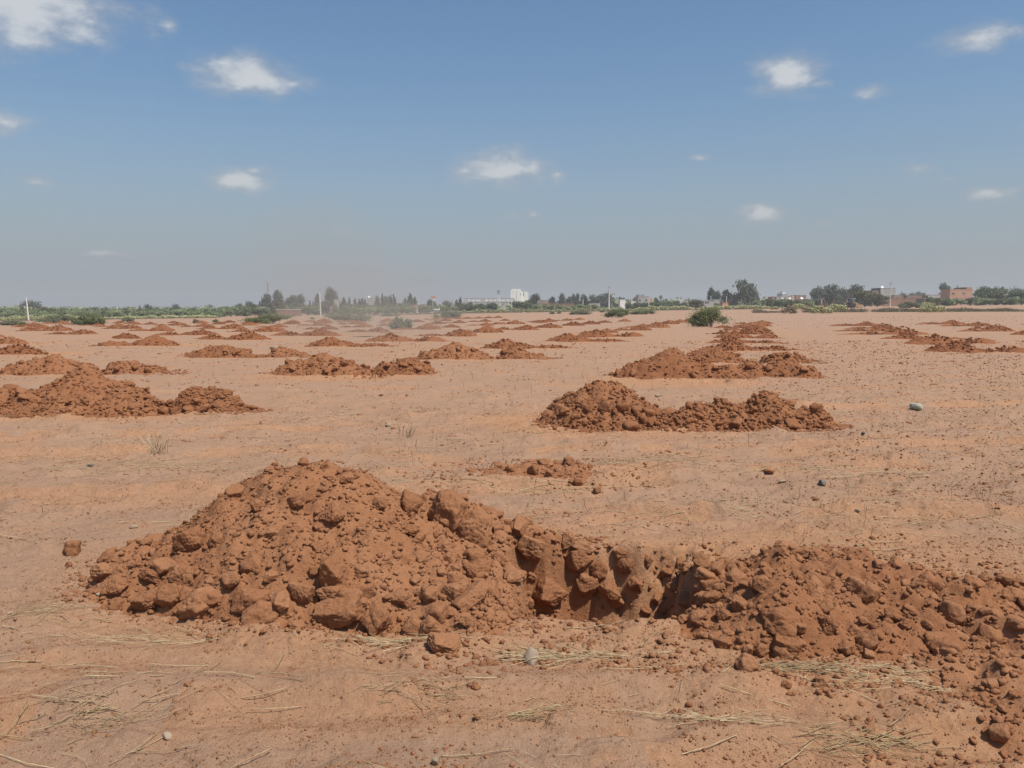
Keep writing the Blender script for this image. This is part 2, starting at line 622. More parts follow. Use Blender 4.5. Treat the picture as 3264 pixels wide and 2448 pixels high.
M_YELLOW = flat_mat('machine_yellow', (.26, .15, .06), (.34, .20, .08), 2, .45, .5)
M_RUBBER = flat_mat('tyre_rubber', (.03, .028, .026), (.06, .05, .045), 3, .9)
M_GLASS = flat_mat('cab_glass', (.07, .09, .10), (.12, .14, .15), 1, .15, .5)
M_ROOF = flat_mat('pale_roof_sheet', (.42, .42, .40), (.52, .52, .49), .3, .6, .3)
M_PLASTIC = flat_mat('white_plastic', (.72, .72, .70), (.84, .84, .82), 3, .5, .4)

# ------------------------------------------------------------------ heap layout (rows of pits dug on a grid)
U = (0.321, 0.947)
Q = (0.947, -0.321)


def grid_pt(i, j):
    a, b_ = 4.6 + 7.2 * i + 1.2 * j, -2.95 + 8.05 * j
    return a * U[0] + b_ * Q[0], a * U[1] + b_ * Q[1]


HEAPS = []     # (x, y, i, j)
for j in range(-14, 4):
    for i in range(0, 18):
        if (i, j) == (0, 0):
            continue
        x, y = grid_pt(i, j)
        if y < 3 or y > 112:
            continue
        if abs(x) > .66 * y + 2.0:
            continue
        if j >= 1:
            x += 1.3
        if (j == 1 and y < 30) or (j >= 1 and y > 78):
            continue
        if j == 0 and y > 84:
            continue
        if j in (-1, -2) and y > 100:
            continue
        rr = random.Random(i * 31 + j * 977)
        if (i, j) not in ((1, 0), (2, 0), (1, -1), (2, -1)):
            x += rr.uniform(-.7, .7)
            y += rr.uniform(-.8, .8)
        HEAPS.append((x, y, i, j))

FG_PIT = [(.0, 4.40), (-.12, 5.72), (1.36, 5.76), (1.0, 4.14)]
PITS.append((FG_PIT, .64, .28))
for (x, y, i, j) in HEAPS:
    if y < 40:
        P = [(x + .75, y - .62), (x + .7, y + .4), (x + 1.75, y + .35), (x + 1.7, y - .6)]
        PITS.append((P, .28, .3))

# ------------------------------------------------------------------ ground sheet
ys = [-60, -35, -20, -10, -5, -2, 0, 1, 1.7, 2.1]
y = 2.35
while y < 17:
    ys.append(y)
    y += .0105 + .0021 * (y - 2.3)
while y < 130:
    ys.append(y)
    y *= 1.009
while y < 9000:
    ys.append(y)
    y *= 1.075
ys = np.array(ys)
NC = 620
us = np.concatenate([-np.array([16, 11, 7.5, 5, 3.4, 2.4, 1.8, 1.4, 1.2, 1.1]), np.linspace(-1, 1, NC), np.array([1.1, 1.2, 1.4, 1.8, 2.4, 3.4, 5, 7.5, 11, 16])])
hw = np.where(ys > 2, .70 * ys + 1.1, 2.5)
X = us[None, :] * hw[:, None]
Y = np.repeat(ys[:, None], len(us), 1)
Z = ground(X, Y)
dist = np.clip(.5 * sstep(fbm(X * .6 + 7, Y * 1.0 + 3, 6, 51, .62), .2, .6) * (Y < 60), 0, 1)
for (hx, hy, i, j) in HEAPS + [(-1.1, 5.2, 0, 0), (1.5, 4.8, 0, 0), (2.3, 3.6, 0, 0)]:
    m = (np.abs(X - hx) < 5) & (np.abs(Y - hy) < 4)
    q = np.hypot((X[m] - hx - .5) / 1.9, (Y[m] - hy) / 1.35)
    dist[m] = np.maximum(dist[m], .75 * (1 - sstep(q, .75, 1.5)))
pz = pits(X.ravel(), Y.ravel()).reshape(X.shape)
dist = np.where(pz < -.03, .9, dist)
for (x0, y0, x1, y1, hwid, dp) in TRACKS:
    l_ = math.hypot(x1 - x0, y1 - y0)
    tx, ty = (x1 - x0) / l_, (y1 - y0) / l_
    s = (X - x0) * tx + (Y - y0) * ty
    q = np.abs((X - x0) * -ty + (Y - y0) * tx)
    dist = np.maximum(dist, .55 * (s > 0) * (s < l_) * (1 - sstep(q, hwid, hwid * 2.2)) * (fbm(s * 1.1, s * 0 + x0, 2, 5) > -.2))
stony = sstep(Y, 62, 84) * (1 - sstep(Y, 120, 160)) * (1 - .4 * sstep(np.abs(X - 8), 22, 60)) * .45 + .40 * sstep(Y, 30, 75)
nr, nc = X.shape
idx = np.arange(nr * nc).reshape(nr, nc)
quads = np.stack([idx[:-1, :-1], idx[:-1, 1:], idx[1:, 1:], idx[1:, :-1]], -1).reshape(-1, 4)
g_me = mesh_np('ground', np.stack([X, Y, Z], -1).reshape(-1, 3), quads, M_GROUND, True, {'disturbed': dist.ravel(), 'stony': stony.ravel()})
tag(obj('ground', g_me), 'dry reddish field of bare trampled earth', kind='structure')

# ------------------------------------------------------------------ clod prototypes


def ico(sub):
    bm = bmesh.new()
    bmesh.ops.create_icosphere(bm, subdivisions=sub, radius=1)
    V = np.array([v.co[:] for v in bm.verts])
    Fc = np.array([[v.index for v in f.verts] for f in bm.faces])
    bm.free()
    return V, Fc


ICO = {k: ico(k) for k in (1, 2, 3, 4, 5)}


def n3(P_, s):
    x, y, z = P_[:, 0], P_[:, 1], P_[:, 2]
    return (gnoise(x + .37 * z, y + 3.3, s) + gnoise(y + .31 * x + 7.7, z + 1.1, s + 5) + gnoise(z + .41 * y - 4.2, x + 8.5, s + 11)) * .6


def clod_shape(sub, seed, sharp=14.0, rough=.05, planes=13, dmin=.58):
    r = np.random.default_rng(seed)
    D, Fc = ICO[sub]
    N = r.normal(size=(planes, 3))
    N /= np.linalg.norm(N, axis=1)[:, None]
    N = np.vstack([N, np.eye(3), -np.eye(3)])
    d = np.concatenate([r.uniform(dmin, 1.0, planes), r.uniform(dmin + .06, 1.0, 6)])
    dots = np.maximum(D @ N.T, 1e-3)
    rad = -np.log(np.exp(-sharp * np.minimum(d[None] / dots, 4)).sum(1)) / sharp
    V = D * rad[:, None]
    if sub >= 3:
        crk = np.abs(n3(V * 2.3 + seed * 1.7, seed + 31))
        V = V + D * (rough * 1.2 * n3(V * 1.9 + seed, seed) + rough * .9 * n3(V * 5.5 + seed, seed + 3) + (rough * .8 * n3(V * 12, seed + 9) if sub >= 4 else 0))[:, None]
        V = V - D * (.11 * np.maximum(0, n3(V * 1.3 + 5, seed + 20) - .12) + .06 * np.maximum(0, 1 - crk / .07))[:, None]
    else:
        V = V * (1 + .07 * r.normal(size=(len(V), 1)))
    V = V / (np.abs(V).max())
    return V * .5, Fc          # fits a unit cube


NPR = 16
CL5 = [mesh_np('clod', *clod_shape(5, 100 + k, 48, .065, 18), M_CLOD, True) for k in range(8)]
CL4 = [mesh_np('clod', *clod_shape(4, 200 + k, 42, .07, 15), M_CLOD, True) for k in range(NPR)]
CL3B = [mesh_np('clod', *clod_shape(3, 350 + k, 40, .09, 8, .42), M_CLOD2, False) for k in range(NPR)]
CL3 = [mesh_np('clod', *clod_shape(3, 300 + k, 40, .09, 8, .42), M_CLOD, False) for k in range(NPR)]
LOW2 = [clod_shape(2, 400 + k, 30, planes=8, dmin=.45) for k in range(12)]
LOW1 = [clod_shape(1, 500 + k, 10) for k in range(12)]


def rotmats(nn, r):
    q = r.normal(size=(nn, 4))
    q /= np.linalg.norm(q, axis=1)[:, None]
    w, x, y, z = q.T
    return np.stack([1 - 2 * (y * y + z * z), 2 * (x * y - z * w), 2 * (x * z + y * w), 2 * (x * y + z * w), 1 - 2 * (x * x + z * z), 2 * (y * z - x * w),
                     2 * (x * z - y * w), 2 * (y * z + x * w), 1 - 2 * (x * x + y * y)], -1).reshape(nn, 3, 3)


def scatter(name, protos, pos, size, mat, parent=None, flat=.8, smooth_sh=False, r=rng):
    """many small pieces joined in one mesh"""
    pos, size = np.asarray(pos), np.asarray(size)
    nn = len(pos)
    if nn == 0:
        return None
    which = r.integers(0, len(protos), nn)
    R = rotmats(nn, r)
    VV, FF, base = [], [], 0
    for k, (pv, pf) in enumerate(protos):
        m = np.where(which == k)[0]
        if not len(m):
            continue
        st = r.uniform(.7, 1.2, (len(m), 1, 3))
        v = np.einsum('nij,nvj->nvi', R[m], pv[None] * st) * size[m][:, None, None]
        v[:, :, 2] *= flat
        v = v + pos[m][:, None, :]
        VV.append(v.reshape(-1, 3))
        FF.append((pf[None] + (np.arange(len(m)) * len(pv))[:, None, None] + base).reshape(-1, pf.shape[1]))
        base += len(m) * len(pv)
    me = mesh_np(name, np.vstack(VV), np.vstack(FF), mat, smooth_sh)
    o = obj(name, me, parent)
    o['kind'] = 'stuff'
    return o


# ------------------------------------------------------------------ heaps


def cone(x, y, cx, cy, h, rx, ry, rot=0.0, sharp=.10):
    c, s = math.cos(rot), math.sin(rot)
    u = ((x - cx) * c + (y - cy) * s) / rx
    v = (-(x - cx) * s + (y - cy) * c) / ry
    return h * (1 + sharp * .5 - np.sqrt(u * u + v * v + sharp * sharp))


def smax(a, b, k=.06):
    hh = np.clip(.5 + .5 * (a - b) / k, 0, 1)
    return b * (1 - hh) + a * hh + k * hh * (1 - hh)


def heap_H(cones, seed, x, y, rel=1.0):
    h = None
    wx = x + .10 * fbm(x * 1.7, y * 1.7, 2, seed)
    wy = y + .10 * fbm(x * 1.7 + 9, y * 1.7, 2, seed + 2)
    for c in cones:
        v = cone(wx, wy, *c)
        h = v if h is None else smax(h, v)
    live = sstep(h, -.05, .12)
    h = h + live * .075 * fbm(x * 2.6, y * 2.6, 4, seed + 4)
    toe = 1 - sstep(h, .12, .55) * .45
    h = h + rel * live * toe * (.075 * lumps(x * 5.6, y * 5.6, seed + 6) + .050 * lumps(x * 11.5, y * 11.5, seed + 7) + .024 * lumps(x * 25, y * 25, seed + 8)) - .04 * rel
    return h


def heap_body(name, cones, seed, bounds, step, origin, mat, rel=1.0, use_ground=True):
    x0, x1, y0, y1 = bounds
    xs, ys_ = np.arange(x0, x1, step), np.arange(y0, y1, step)
    Xh, Yh = np.meshgrid(xs, ys_)
    H = heap_H(cones, seed, Xh, Yh, rel)
    G = ground(Xh, Yh) if use_ground else np.zeros_like(Xh)
    Zh = G + H
    Zh = np.where(H < -.01, G - .035, Zh)
    keep = H > -.012
    ii = np.arange(Xh.size).reshape(Xh.shape)
    qd = np.stack([ii[:-1, :-1], ii[:-1, 1:], ii[1:, 1:], ii[1:, :-1]], -1)
    k = keep[:-1, :-1] | keep[:-1, 1:] | keep[1:, 1:] | keep[1:, :-1]
    qd = qd[k]
    used = np.unique(qd)
    mp_ = np.zeros(Xh.size, int)
    mp_[used] = np.arange(len(used))
    V = np.stack([Xh.ravel() - origin[0], Yh.ravel() - origin[1], Zh.ravel() - origin[2]], -1)[used]
    return mesh_np(name, V, mp_[qd], mat, True)


def heap_points(cones, seed, bounds, nwant, r, rel=1.0, hmin=.0, toe_bias=.5, use_ground=True):
    out = []
    tot = 0
    while tot < nwant:
        x = r.uniform(bounds[0], bounds[1], nwant * 4)
        y = r.uniform(bounds[2], bounds[3], nwant * 4)
        H = heap_H(cones, seed, x, y, rel)
        p = np.where(H > hmin, (1 - toe_bias) + toe_bias * (1 - sstep(H, .05, .4)), 0) * np.where(H < 0, .45, 1)
        k = r.uniform(size=len(x)) < p
        z = np.maximum(H, 0) + (ground(x, y) if use_ground else 0)
        out.append(np.stack([x, y, z, H], -1)[k])
        tot += int(k.sum())
    return np.vstack(out)[:nwant]


def march(px, py, cones_list):
    """where the sight line through a photograph pixel meets the heaps or the ground"""
    r = ray(px, py)
    t0 = CAMH * r.y / -r.z
    t = np.linspace(t0 * .62, t0 * 1.25, 420)
    x, y, z = r.x * t / r.y, t, CAMH + r.z * t / r.y
    g0 = ground(x, y)
    g = g0
    for cones, seed, rel in cones_list:
        g = np.maximum(g, g0 + np.maximum(heap_H(cones, seed, x, y, rel), 0))
    k = np.argmax(z <= g)
    return float(x[k]), float(y[k]), float(g[k])


def put_clod(parent, protos, p, size, r, sink=.22, st=None):
    st = st if st is not None else (r.uniform(.8, 1.25), r.uniform(.8, 1.2), r.uniform(.6, .95))
    loc = (p[0], p[1], p[2] + size * st[2] * (.5 - sink) * .55)
    if parent is not None:
        loc = tuple(loc[k] - parent.location[k] for k in range(3))
    return obj('clod', protos[r.randrange(len(protos))], parent, loc=loc, rot=(r.uniform(-.5, .5), r.uniform(-.5, .5), r.uniform(0, 6.28)), scale=tuple(size * s for s in st))


FG_L = [(-1.30, 5.32, .70, 1.22, .98, 0.0), (-.62, 5.42, .40, 1.0, .80, -.12), (-.10, 5.55, .19, .70, .50, -.1), (-1.80, 5.10, .38, .82, .62, .15), (-.75, 4.75, .24, .85, .52, 0.15), (-.30, 4.45, .10, .5, .34, 0)]
FG_R = [(1.75, 4.85, .15, .85, .66, 0.1), (1.42, 4.42, .14, .55, .42, 0.4), (2.25, 4.55, .08, .85, .42, -.3), (2.85, 4.62, .05, .8, .32, -.25), (1.9, 4.12, .06, .8, .28, 0)]
FG_E = [(2.55, 4.05, .05, .6, .28, -.5), (2.27, 3.62, .06, .34, .46, .2), (2.22, 3.18, .05, .32, .42, .1), (2.9, 3.5, .06, .6, .5, 0)]
FGALL = [(FG_L, 900, .78), (FG_R, 940, .85), (FG_E, 970, .8)]


def fg_heap(name, label, cones, seed, bounds, origin, heroes, n_big, n_small, r_seed, rel, big=1.0):
    r = random.Random(r_seed)
    nr_ = np.random.default_rng(r_seed)
    e = empty(name, (origin[0], origin[1], g1(*origin)), 0, label, 'soil heap', 'spoil heaps around the foreground pit')
    o3 = tuple(e.location)
    obj('mound', heap_body('mound', cones, seed, bounds, .016, o3, M_SOIL, rel), e)
    for h in heroes:
        px, py, wpx = h[:3]
        asp = h[3] if len(h) > 3 else .75
        p = march(px * 1.4756, (py + wpx * asp * .30) * 1.4756, FGALL)
        size = wpx * 1.4756 / F * p[1] * 1.02
        o = put_clod(e, CL5, p, size, r, .30, (1.0, .85, min(1.0, asp + .12)))
        if len(h) > 4:
            o.rotation_euler = h[4]
    pts = heap_points(cones, seed, bounds, n_big, nr_, rel, .0, .75)
    sz = .045 + .10 * nr_.random(n_big) ** 3.0
    sz *= big * (1.3 - .9 * sstep(pts[:, 3], .08, .5))
    for p, s in zip(pts, sz):
        put_clod(e, CL4 if s > .06 else CL3, p, max(s, .035), r, .25)
    pts = heap_points(cones, seed, (bounds[0] - .35, bounds[1] + .35, bounds[2] - .35, bounds[3]), n_small, nr_, rel, -.11, .3)
    sz = .007 + .040 * nr_.random(len(pts)) ** 3.2
    c = scatter('crumbs', LOW2, pts[:, :3] - np.array(o3)[None] + np.array([0, 0, .004]), sz, M_CRUMB, e, .8, False, nr_)
    return e


HERO_L = [(255, 1262, 78, .6), (318, 1293, 62, .7), (365, 1280, 70, .8), (430, 1298, 88, .8), (543, 1285, 78, 1.0), (605, 1298, 55, .9), (655, 1272, 62, .9), (722, 1228, 100, .75),
          (715, 1276, 92, .42), (727, 1312, 116, .6), (815, 1326, 84, .85), (890, 1340, 55, .9), (935, 1345, 66, .8), (862, 1287, 66, .6), (1022, 1282, 104, .36), (953, 1384, 90, .45),
          (412, 1155, 66, 1.0), (396, 1232, 84, .75), (972, 1092, 105, .8), (1028, 1128, 112, .72, (.3, .5, .4)), (1030, 1228, 70, .7), (1150, 1185, 66, 1.0), (1245, 1215, 64, .8), (1185, 1280, 78, .8), (1268, 1262, 56, .9),
          (1312, 1268, 56, .9), (1290, 1225, 50, .8), (585, 1152, 44, .6), (722, 1108, 50, .8), (820, 1086, 46, .7), (655, 1000, 32, .8), (702, 1006, 34, .6), (748, 1034, 40, .6), (885, 1078, 60, 1.0),
          (640, 1075, 40, .8), (505, 1062, 60, .6), (560, 1090, 44, .7), (470, 1160, 50, .7), (690, 1180, 40, .6), (960, 1180, 46, .7), (905, 1160, 44, .6), (980, 1275, 60, .7), (1075, 1200, 50, 1.),
          (500, 1250, 48, .8), (585, 1245, 44, .7), (790, 1275, 46, .7), (330, 1235, 60, .5), (225, 1232, 52, .7), (1010, 1340, 40, .7), (780, 1230, 44, .6), (1225, 1160, 46, .7), (1120, 1140, 50, .7), (1352, 1222, 44, .9), (1398, 1212, 34, .7), (1440, 1238, 30, .7), (1372, 1264, 40, .8), (1418, 1290, 34, .7), (1468, 1214, 32, .8), (1338, 1196, 38, .6), (1330, 1300, 36, .7), (1395, 1318, 30, .7), (1455, 1275, 28, .8)]
HERO_R = [(1684, 1335, 108, .6), (1790, 1345, 66, .75), (1772, 1283, 84, .6), (1645, 1258, 66, .7), (1596, 1300, 52, .7), (1530, 1262, 40, .8), (1560, 1325, 44, .7), (1700, 1390, 70, .6), (1690, 1190, 40, .6),
          (1758, 1192, 40, .9), (1585, 1220, 46, .6), (1655, 1235, 44, .7), (1505, 1330, 46, .8), (1560, 1385, 44, .7), (1640, 1400, 44, .6), (1830, 1395, 44, .6), (1880, 1330, 42, .7), (1930, 1325, 44, .6),
          (1718, 1240, 48, .7), (1480, 1290, 40, .9), (2000, 1345, 36, .6)]
fgL = fg_heap('soil_heap', 'largest foreground heap of red clods left of the open pit', FG_L, 900, (-3.1, 1.0, 4.0, 6.7), (-1.3, 5.3), HERO_L, 190, 11000, 21, .78)
fgR = fg_heap('soil_heap', 'low cloddy heap just right of the open foreground pit', FG_R, 940, (.75, 3.5, 3.7, 5.8), (1.6, 4.8), HERO_R, 170, 6500, 22, .85)
fgE = fg_heap('soil_heap', 'low rubble bank at the right edge of the foreground', FG_E, 970, (1.7, 3.6, 2.5, 4.6), (2.3, 3.6), [], 90, 4200, 23, .8, .62)

fgP = fg_heap('soil_heap', 'small low patch of crumbled soil on the field behind the large heap', [(.32, 8.55, .05, .50, .34, .1), (.02, 8.25, .03, .45, .28, 0), (.55, 8.2, .025, .4, .25, 0)], 985, (-.5, 1.1, 7.8, 9.1), (.3, 8.5), [], 40, 1500, 24, .8, .8)
ORD = ['nearest', 'second', 'third', 'fourth', 'fifth', 'sixth', 'seventh', 'eighth', 'ninth', 'tenth', 'eleventh', 'twelfth', 'thirteenth', 'fourteenth', 'fifteenth', 'sixteenth', 'seventeenth']


def row_name(j):
    if j == 0:
        return 'the row leading back from the pit'
    if j > 0:
        return 'the %s row right of the pit' % ORD[j - 1].replace('nearest', 'first')
    return 'the %s row left of the pit' % ORD[-j - 1].replace('nearest', 'first')


# near and middle heaps are built singly, far ones share eight shapes
def cones_for(x, y, rr, side=1, big=1.0):
    h = rr.uniform(.50, .66) * big
    k = [(x, y, h, rr.uniform(1.05, 1.3) * big, rr.uniform(.85, 1.0) * big, rr.uniform(-.2, .2)),
         (x - side * .55, y - .15, h * .5, .8 * big, .6 * big, 0.0), (x + side * .75 * big, y + .1, h * .45, .8 * big, .55 * big, 0.0)]
    t = [(x + side * 2.35 * big, y - .1, h * rr.uniform(.5, .66), .8 * big, .6 * big, 0.0), (x + side * 1.6 * big, y - .05, h * .22, .8 * big, .42 * big, 0.0), (x + side * 3.0 * big, y - .15, h * .22, .6, .42, 0.)]
    return k, t


rows = {}
for (x, y, i, j) in HEAPS:
    rows.setdefault(j, []).append((y, x, i))
for j in rows:
    rows[j].sort()

FAR_PROTO = []
for k in range(8):
    rr = random.Random(5000 + k)
    nr_ = np.random.default_rng(5000 + k)
    a_, b_ = cones_for(0, 0, rr, -1 if k < 5 else 1, 1.0)
    if k == 3:
        b_ = []
    cc = a_ + [(c[0], c[1], c[2] * rr.uniform(.4, 1.0), *c[3:]) for c in b_]
    bd = (-4.2, 4.2, -1.7, 1.7)
    me = heap_body('mound', cc, 5100 + k, bd, .075, (0, 0, 0), M_SOIL3, 1.0, False)
    pts = heap_points(cc, 5100 + k, bd, 520, nr_, 1.0, -.02, .55, False)
    tmp = scatter('clods', LOW2, pts[:, :3], .04 + .15 * nr_.random(520) ** 2.6, M_CRUMB3, None, .8, False, nr_)
    cm = tmp.data
    bpy.data.objects.remove(tmp)
    FAR_PROTO.append((me, cm))

for j, lst in rows.items():
    for k, (y, x, i) in enumerate(lst):
        nth = ORD[k] if k < len(ORD) else 'farthest'
        gz = float(terr(x, y))
        rr = random.Random(i * 131 + j * 7919)
        grp = 'spoil heaps in rows across the field'
        if y < 30:
            near = y < 16
            nr_ = np.random.default_rng(abs(i * 131 + j * 7919) + 3)
            if (i, j) == (1, 0):
                A = [(1.42, 12.15, .68, 1.1, 1.0, 0.), (1.12, 11.8, .36, .75, .6, 0.), (1.95, 12.0, .32, .8, .7, 0)]
                B = [(3.62, 11.9, .44, .85, .62, 0.), (3.05, 11.75, .30, .75, .46, 0.), (2.45, 11.6, .34, .8, .46, 0.), (4.15, 11.8, .2, .6, .42, 0.)]
            elif (i, j) == (2, 0):
                A = [(3.95, 20.6, .74, 1.3, 1.0, 0.), (3.3, 20.3, .4, 1.1, .7, 0.), (4.8, 20.3, .34, .9, .6, 0)]
                B = [(6.75, 20.2, .42, .95, .6, 0.), (5.9, 20.2, .3, .9, .42, 0.), (5.3, 20.1, .3, .8, .4, 0.)]
            elif (i, j) == (1, -1):
                A = [(-7.1, 13.7, .74, 1.3, 1.1, 0.), (-7.9, 13.3, .36, 1.1, .7, 0.), (-6.3, 13.3, .34, 1.0, .6, 0), (-8.5, 13.4, .2, .7, .5, 0)]
                B = [(-5.2, 13.6, .44, .8, .62, 0.), (-5.9, 13.4, .28, .8, .45, 0.), (-4.75, 13.5, .18, .6, .45, 0)]
            elif (i, j) == (2, -1):
                A = [(-4.85, 21.3, .62, 1.05, .9, 0.), (-5.4, 21.1, .34, .9, .6, 0.), (-4.2, 21.1, .3, .8, .6, 0)]
                B = [(-2.65, 21.2, .46, .75, .55, 0.), (-3.2, 21.0, .22, .5, .4, 0.)]
            else:
                A, B = cones_for(x, y, rr, 1, .88)
            if (i, j) in ((1, 0), (2, 0), (1, -1), (2, -1)):
                A = [(c[0], c[1], c[2] * .93, c[3] * .88, c[4] * .88, c[5]) for c in A]
                B = [(c[0], c[1], c[2] * .92, c[3] * .86, c[4] * .86, c[5]) for c in B]
            for part, cn, nb in ((0, A, 200 if near else 110), (1, B, 130 if near else 70)):
                bx = (min(c[0] - c[3] for c in cn) - .3, max(c[0] + c[3] for c in cn) + .3, min(c[1] - c[4] for c in cn) - .3, max(c[1] + c[4] for c in cn) + .3)
                ox, oy = cn[0][0], cn[0][1]
                lab = ('%s big soil heap of %s' if part == 0 else 'smaller heap beside the %s big soil heap of %s') % (nth, row_name(j))
                e = empty('soil_heap', (ox, oy, float(terr(ox, oy))), 0, lab, 'soil heap', grp)
                sd = abs(i * 57 + j * 991) + 2000 + part * 40
                obj('mound', heap_body('mound', cn, sd, bx, .03 if near else .045, tuple(e.location), M_SOIL2), e)
                pts = heap_points(cn, sd, bx, nb, nr_, 1.0, 0, .5)
                sz = .055 + .17 * nr_.random(nb) ** 3.8
                sz = sz * (1.25 - .75 * sstep(pts[:, 3], .15, .5))
                for p, s in zip(pts, sz):
                    put_clod(e, CL3B, p, s, rr, .25)
                ns = 3600 if near else 1300
                pts = heap_points(cn, sd, (bx[0] - .3, bx[1] + .3, bx[2] - .3, bx[3] + .1), ns, nr_, 1.0, -.12, .4)
                scatter('crumbs', LOW2 if near else LOW1, pts[:, :3] - np.array(e.location)[None], .02 + .065 * nr_.random(ns) ** 2.4, M_CRUMB2, e, .8, False, nr_)
        else:
            me, cm = FAR_PROTO[rr.randrange(5) if (j <= -3 or y > 48) else 5 + rr.randrange(3)]
            e = empty('soil_heap', (x, y, gz - .01), rr.uniform(-.25, .25), '%s soil heap of %s' % (nth, row_name(j)), 'soil heap', grp)
            sc = (rr.uniform(.60, .88) if j < 0 else rr.uniform(.72, .92)) * (1.0 if y < 70 else .88)
            obj('mound', me, e, scale=(sc * rr.uniform(.9, 1.15) * (1.2 if j > 0 else 1), sc, sc * rr.uniform(.8, 1.15) * (.78 if j > 0 else 1)))
            o = obj('clods', cm, e, scale=(sc, sc, sc))
            o.scale = e.children[0].scale
            o['kind'] = 'stuff'
# a string of small heaps along the far edge of the field
for k in range(7):
    px = 1395 + k * 33 + random.uniform(-5, 5)
    Yd = 124 + k * 2.5
    me, cm = FAR_PROTO[k % 5]
    e = empty('soil_heap', (at(px, Yd), Yd, float(terr(at(px, Yd), Yd))), 0, '%s from the left of the tiny heaps strung along the far field edge' % ORD[k].replace('nearest', 'first'), 'soil heap', 'spoil heaps in rows across the field')
    obj('mound', me, e, scale=(.62, .7, .62))
    o = obj('clods', cm, e, scale=(.62, .7, .62))
    o['kind'] = 'stuff'

# ------------------------------------------------------------------ loose clods, stones
CL = random.Random(77)


def one_piece(name, px, py, wpx, mat, label, cat, proto=None, asp=.7, group=None, sink=.2):
    """a single piece lying on the ground at a photograph pixel (2212 wide)"""
    p = march(px * 1.4756, (py + wpx * asp * .35) * 1.4756, FGALL)
    size = wpx * 1.4756 / F * p[1] * 1.1
    me = (proto or CL4)[CL.randrange(len(proto or CL4))]
    o = obj(name, me, None, (p[0], p[1], p[2] + size * asp * (.5 - sink)), (CL.uniform(-.3, .3), CL.uniform(-.3, .3), CL.uniform(0, 6)), (size, size * .9, size * min(1, asp + .15)))
    if mat:
        o.data = me.copy()
        o.data.materials.clear()
        o.data.materials.append(mat)
    return tag(o, label, cat, group)


for a in [(157, 1184, 40, 'fist-sized red clod lying alone left of the large heap', .85), (150, 1219, 16, 'small red clod just below the lone left clod', .8),
          (1610, 1432, 52, 'reddish brown clod lying in front of the right heap', .75), (1775, 1474, 34, 'rounded brown clod on smooth soil below the straw', .7),
          (1700, 1478, 24, 'small brown clod left of the rounded one below the straw', .6), (1835, 1478, 24, 'flat brown clod right of the rounded one below the straw', .5),
          (1290, 1060, 22, 'crumbly clod on bare soil above the pit', .6), (1660, 1020, 22, 'low crumbly clod midway to the second heap on the right', .4)]:
    one_piece('loose_clod', a[0], a[1], a[2], None, a[3], 'clod', asp=a[4], group='loose clods on the ground')
RND = [mesh_np('stone', *clod_shape(4, 700 + k, 6, .02, 16, .7), M_STONE, True) for k in range(5)]
for a in [(1150, 1419, 36, None, 'pale round stone among straw at the front', .85), (1980, 880, 32, M_GREENST, 'large greenish grey stone on the field at right', .45), (940, 1644, 22, None, 'white stone at the bottom edge of the picture', .8),
          (362, 1589, 28, None, 'oval pale stone on smooth soil at lower left', .42), (1776, 1043, 20, M_GREYST, 'dark grey stone on the field right of the pit', .7), (1690, 1040, 18, None, 'small flat white stone left of the dark grey stone', .35),
          (1853, 1103, 12, None, 'tiny white stone beyond the right heap', .6), (592, 752, 18, None, 'white stone beside the third left-row heap', .4), (195, 1006, 16, M_GREYST, 'grey stone in the straw left of the large heap', .5),
          (840, 919, 14, None, 'small white stone in the middle of the bare field', .5), (20, 1325, 12, None, 'small pale stone near the left edge', .5), (266, 785, 10, None, 'small white stone near the left heaps', .5),
          (1420, 855, 10, None, 'small pale stone left of the second heap', .5), (1865, 935, 10, M_GREYST, 'small grey stone on the cloddy ground at right', .5), (290, 1138, 16, None, 'yellowish pale stone at the left foot of the large heap', .6),
          (215, 1285, 12, None, 'tiny pale stone below the left toe of the heap', .5)]:
    one_piece('stone', a[0], a[1], a[2], a[3], a[4], 'stone', RND, a[5], 'stones on the field')

# crumbs all over the near field
NCR = 26000
yy = np.exp(rng.uniform(math.log(2.6), math.log(42), NCR * 3))
xx = rng.uniform(-1, 1, NCR * 3) * (.66 * yy + .6)
dens_ = sstep(fbm(xx * .9 + 2, yy * 1.5, 4, 91), .05, .45) * .9 + .03 + .6 * sstep(xx - .15 * yy, .8, 3.0) * sstep(yy, 5, 7)
hd = np.zeros(len(xx))
for cones, seed, rel in FGALL:
    hd = np.maximum(hd, heap_H(cones, seed, xx, yy, rel))
keep = (rng.uniform(size=len(xx)) < dens_) & (hd < .02)
xx, yy = xx[keep][:NCR], yy[keep][:NCR]
zz = ground(xx, yy)
sz = (.004 + .014 * rng.random(len(xx)) ** 3.0) * (1 + yy / 8.0) * np.where(rng.random(len(xx)) < .03, 2.0, 1.0)
tag(scatter('soil_crumbs', LOW1, np.stack([xx, yy, zz + sz * .1], -1), sz, M_CRUMB, None, .7, True), 'small reddish soil crumbs strewn over the field', kind='stuff')
OCT = [(np.array([[.5, 0, 0], [-.5, 0, 0], [0, .5, 0], [0, -.45, 0], [0, 0, .5], [0, 0, -.4]]) * np.random.default_rng(k).uniform(.7, 1.2, (6, 1)),
        np.array([[0, 2, 4], [2, 1, 4], [1, 3, 4], [3, 0, 4], [2, 0, 5], [1, 2, 5], [3, 1, 5], [0, 3, 5]])) for k in range(8)]
NGR = 60000
yy = np.exp(rng.uniform(math.log(2.6), math.log(14), NGR * 2))
xx = rng.uniform(-1, 1, NGR * 2) * (.66 * yy + .4)
dens_ = .25 + .75 * sstep(fbm(xx * 1.7 + 2, yy * 2.3, 4, 191), -.1, .4)
keep = rng.uniform(size=len(xx)) < dens_
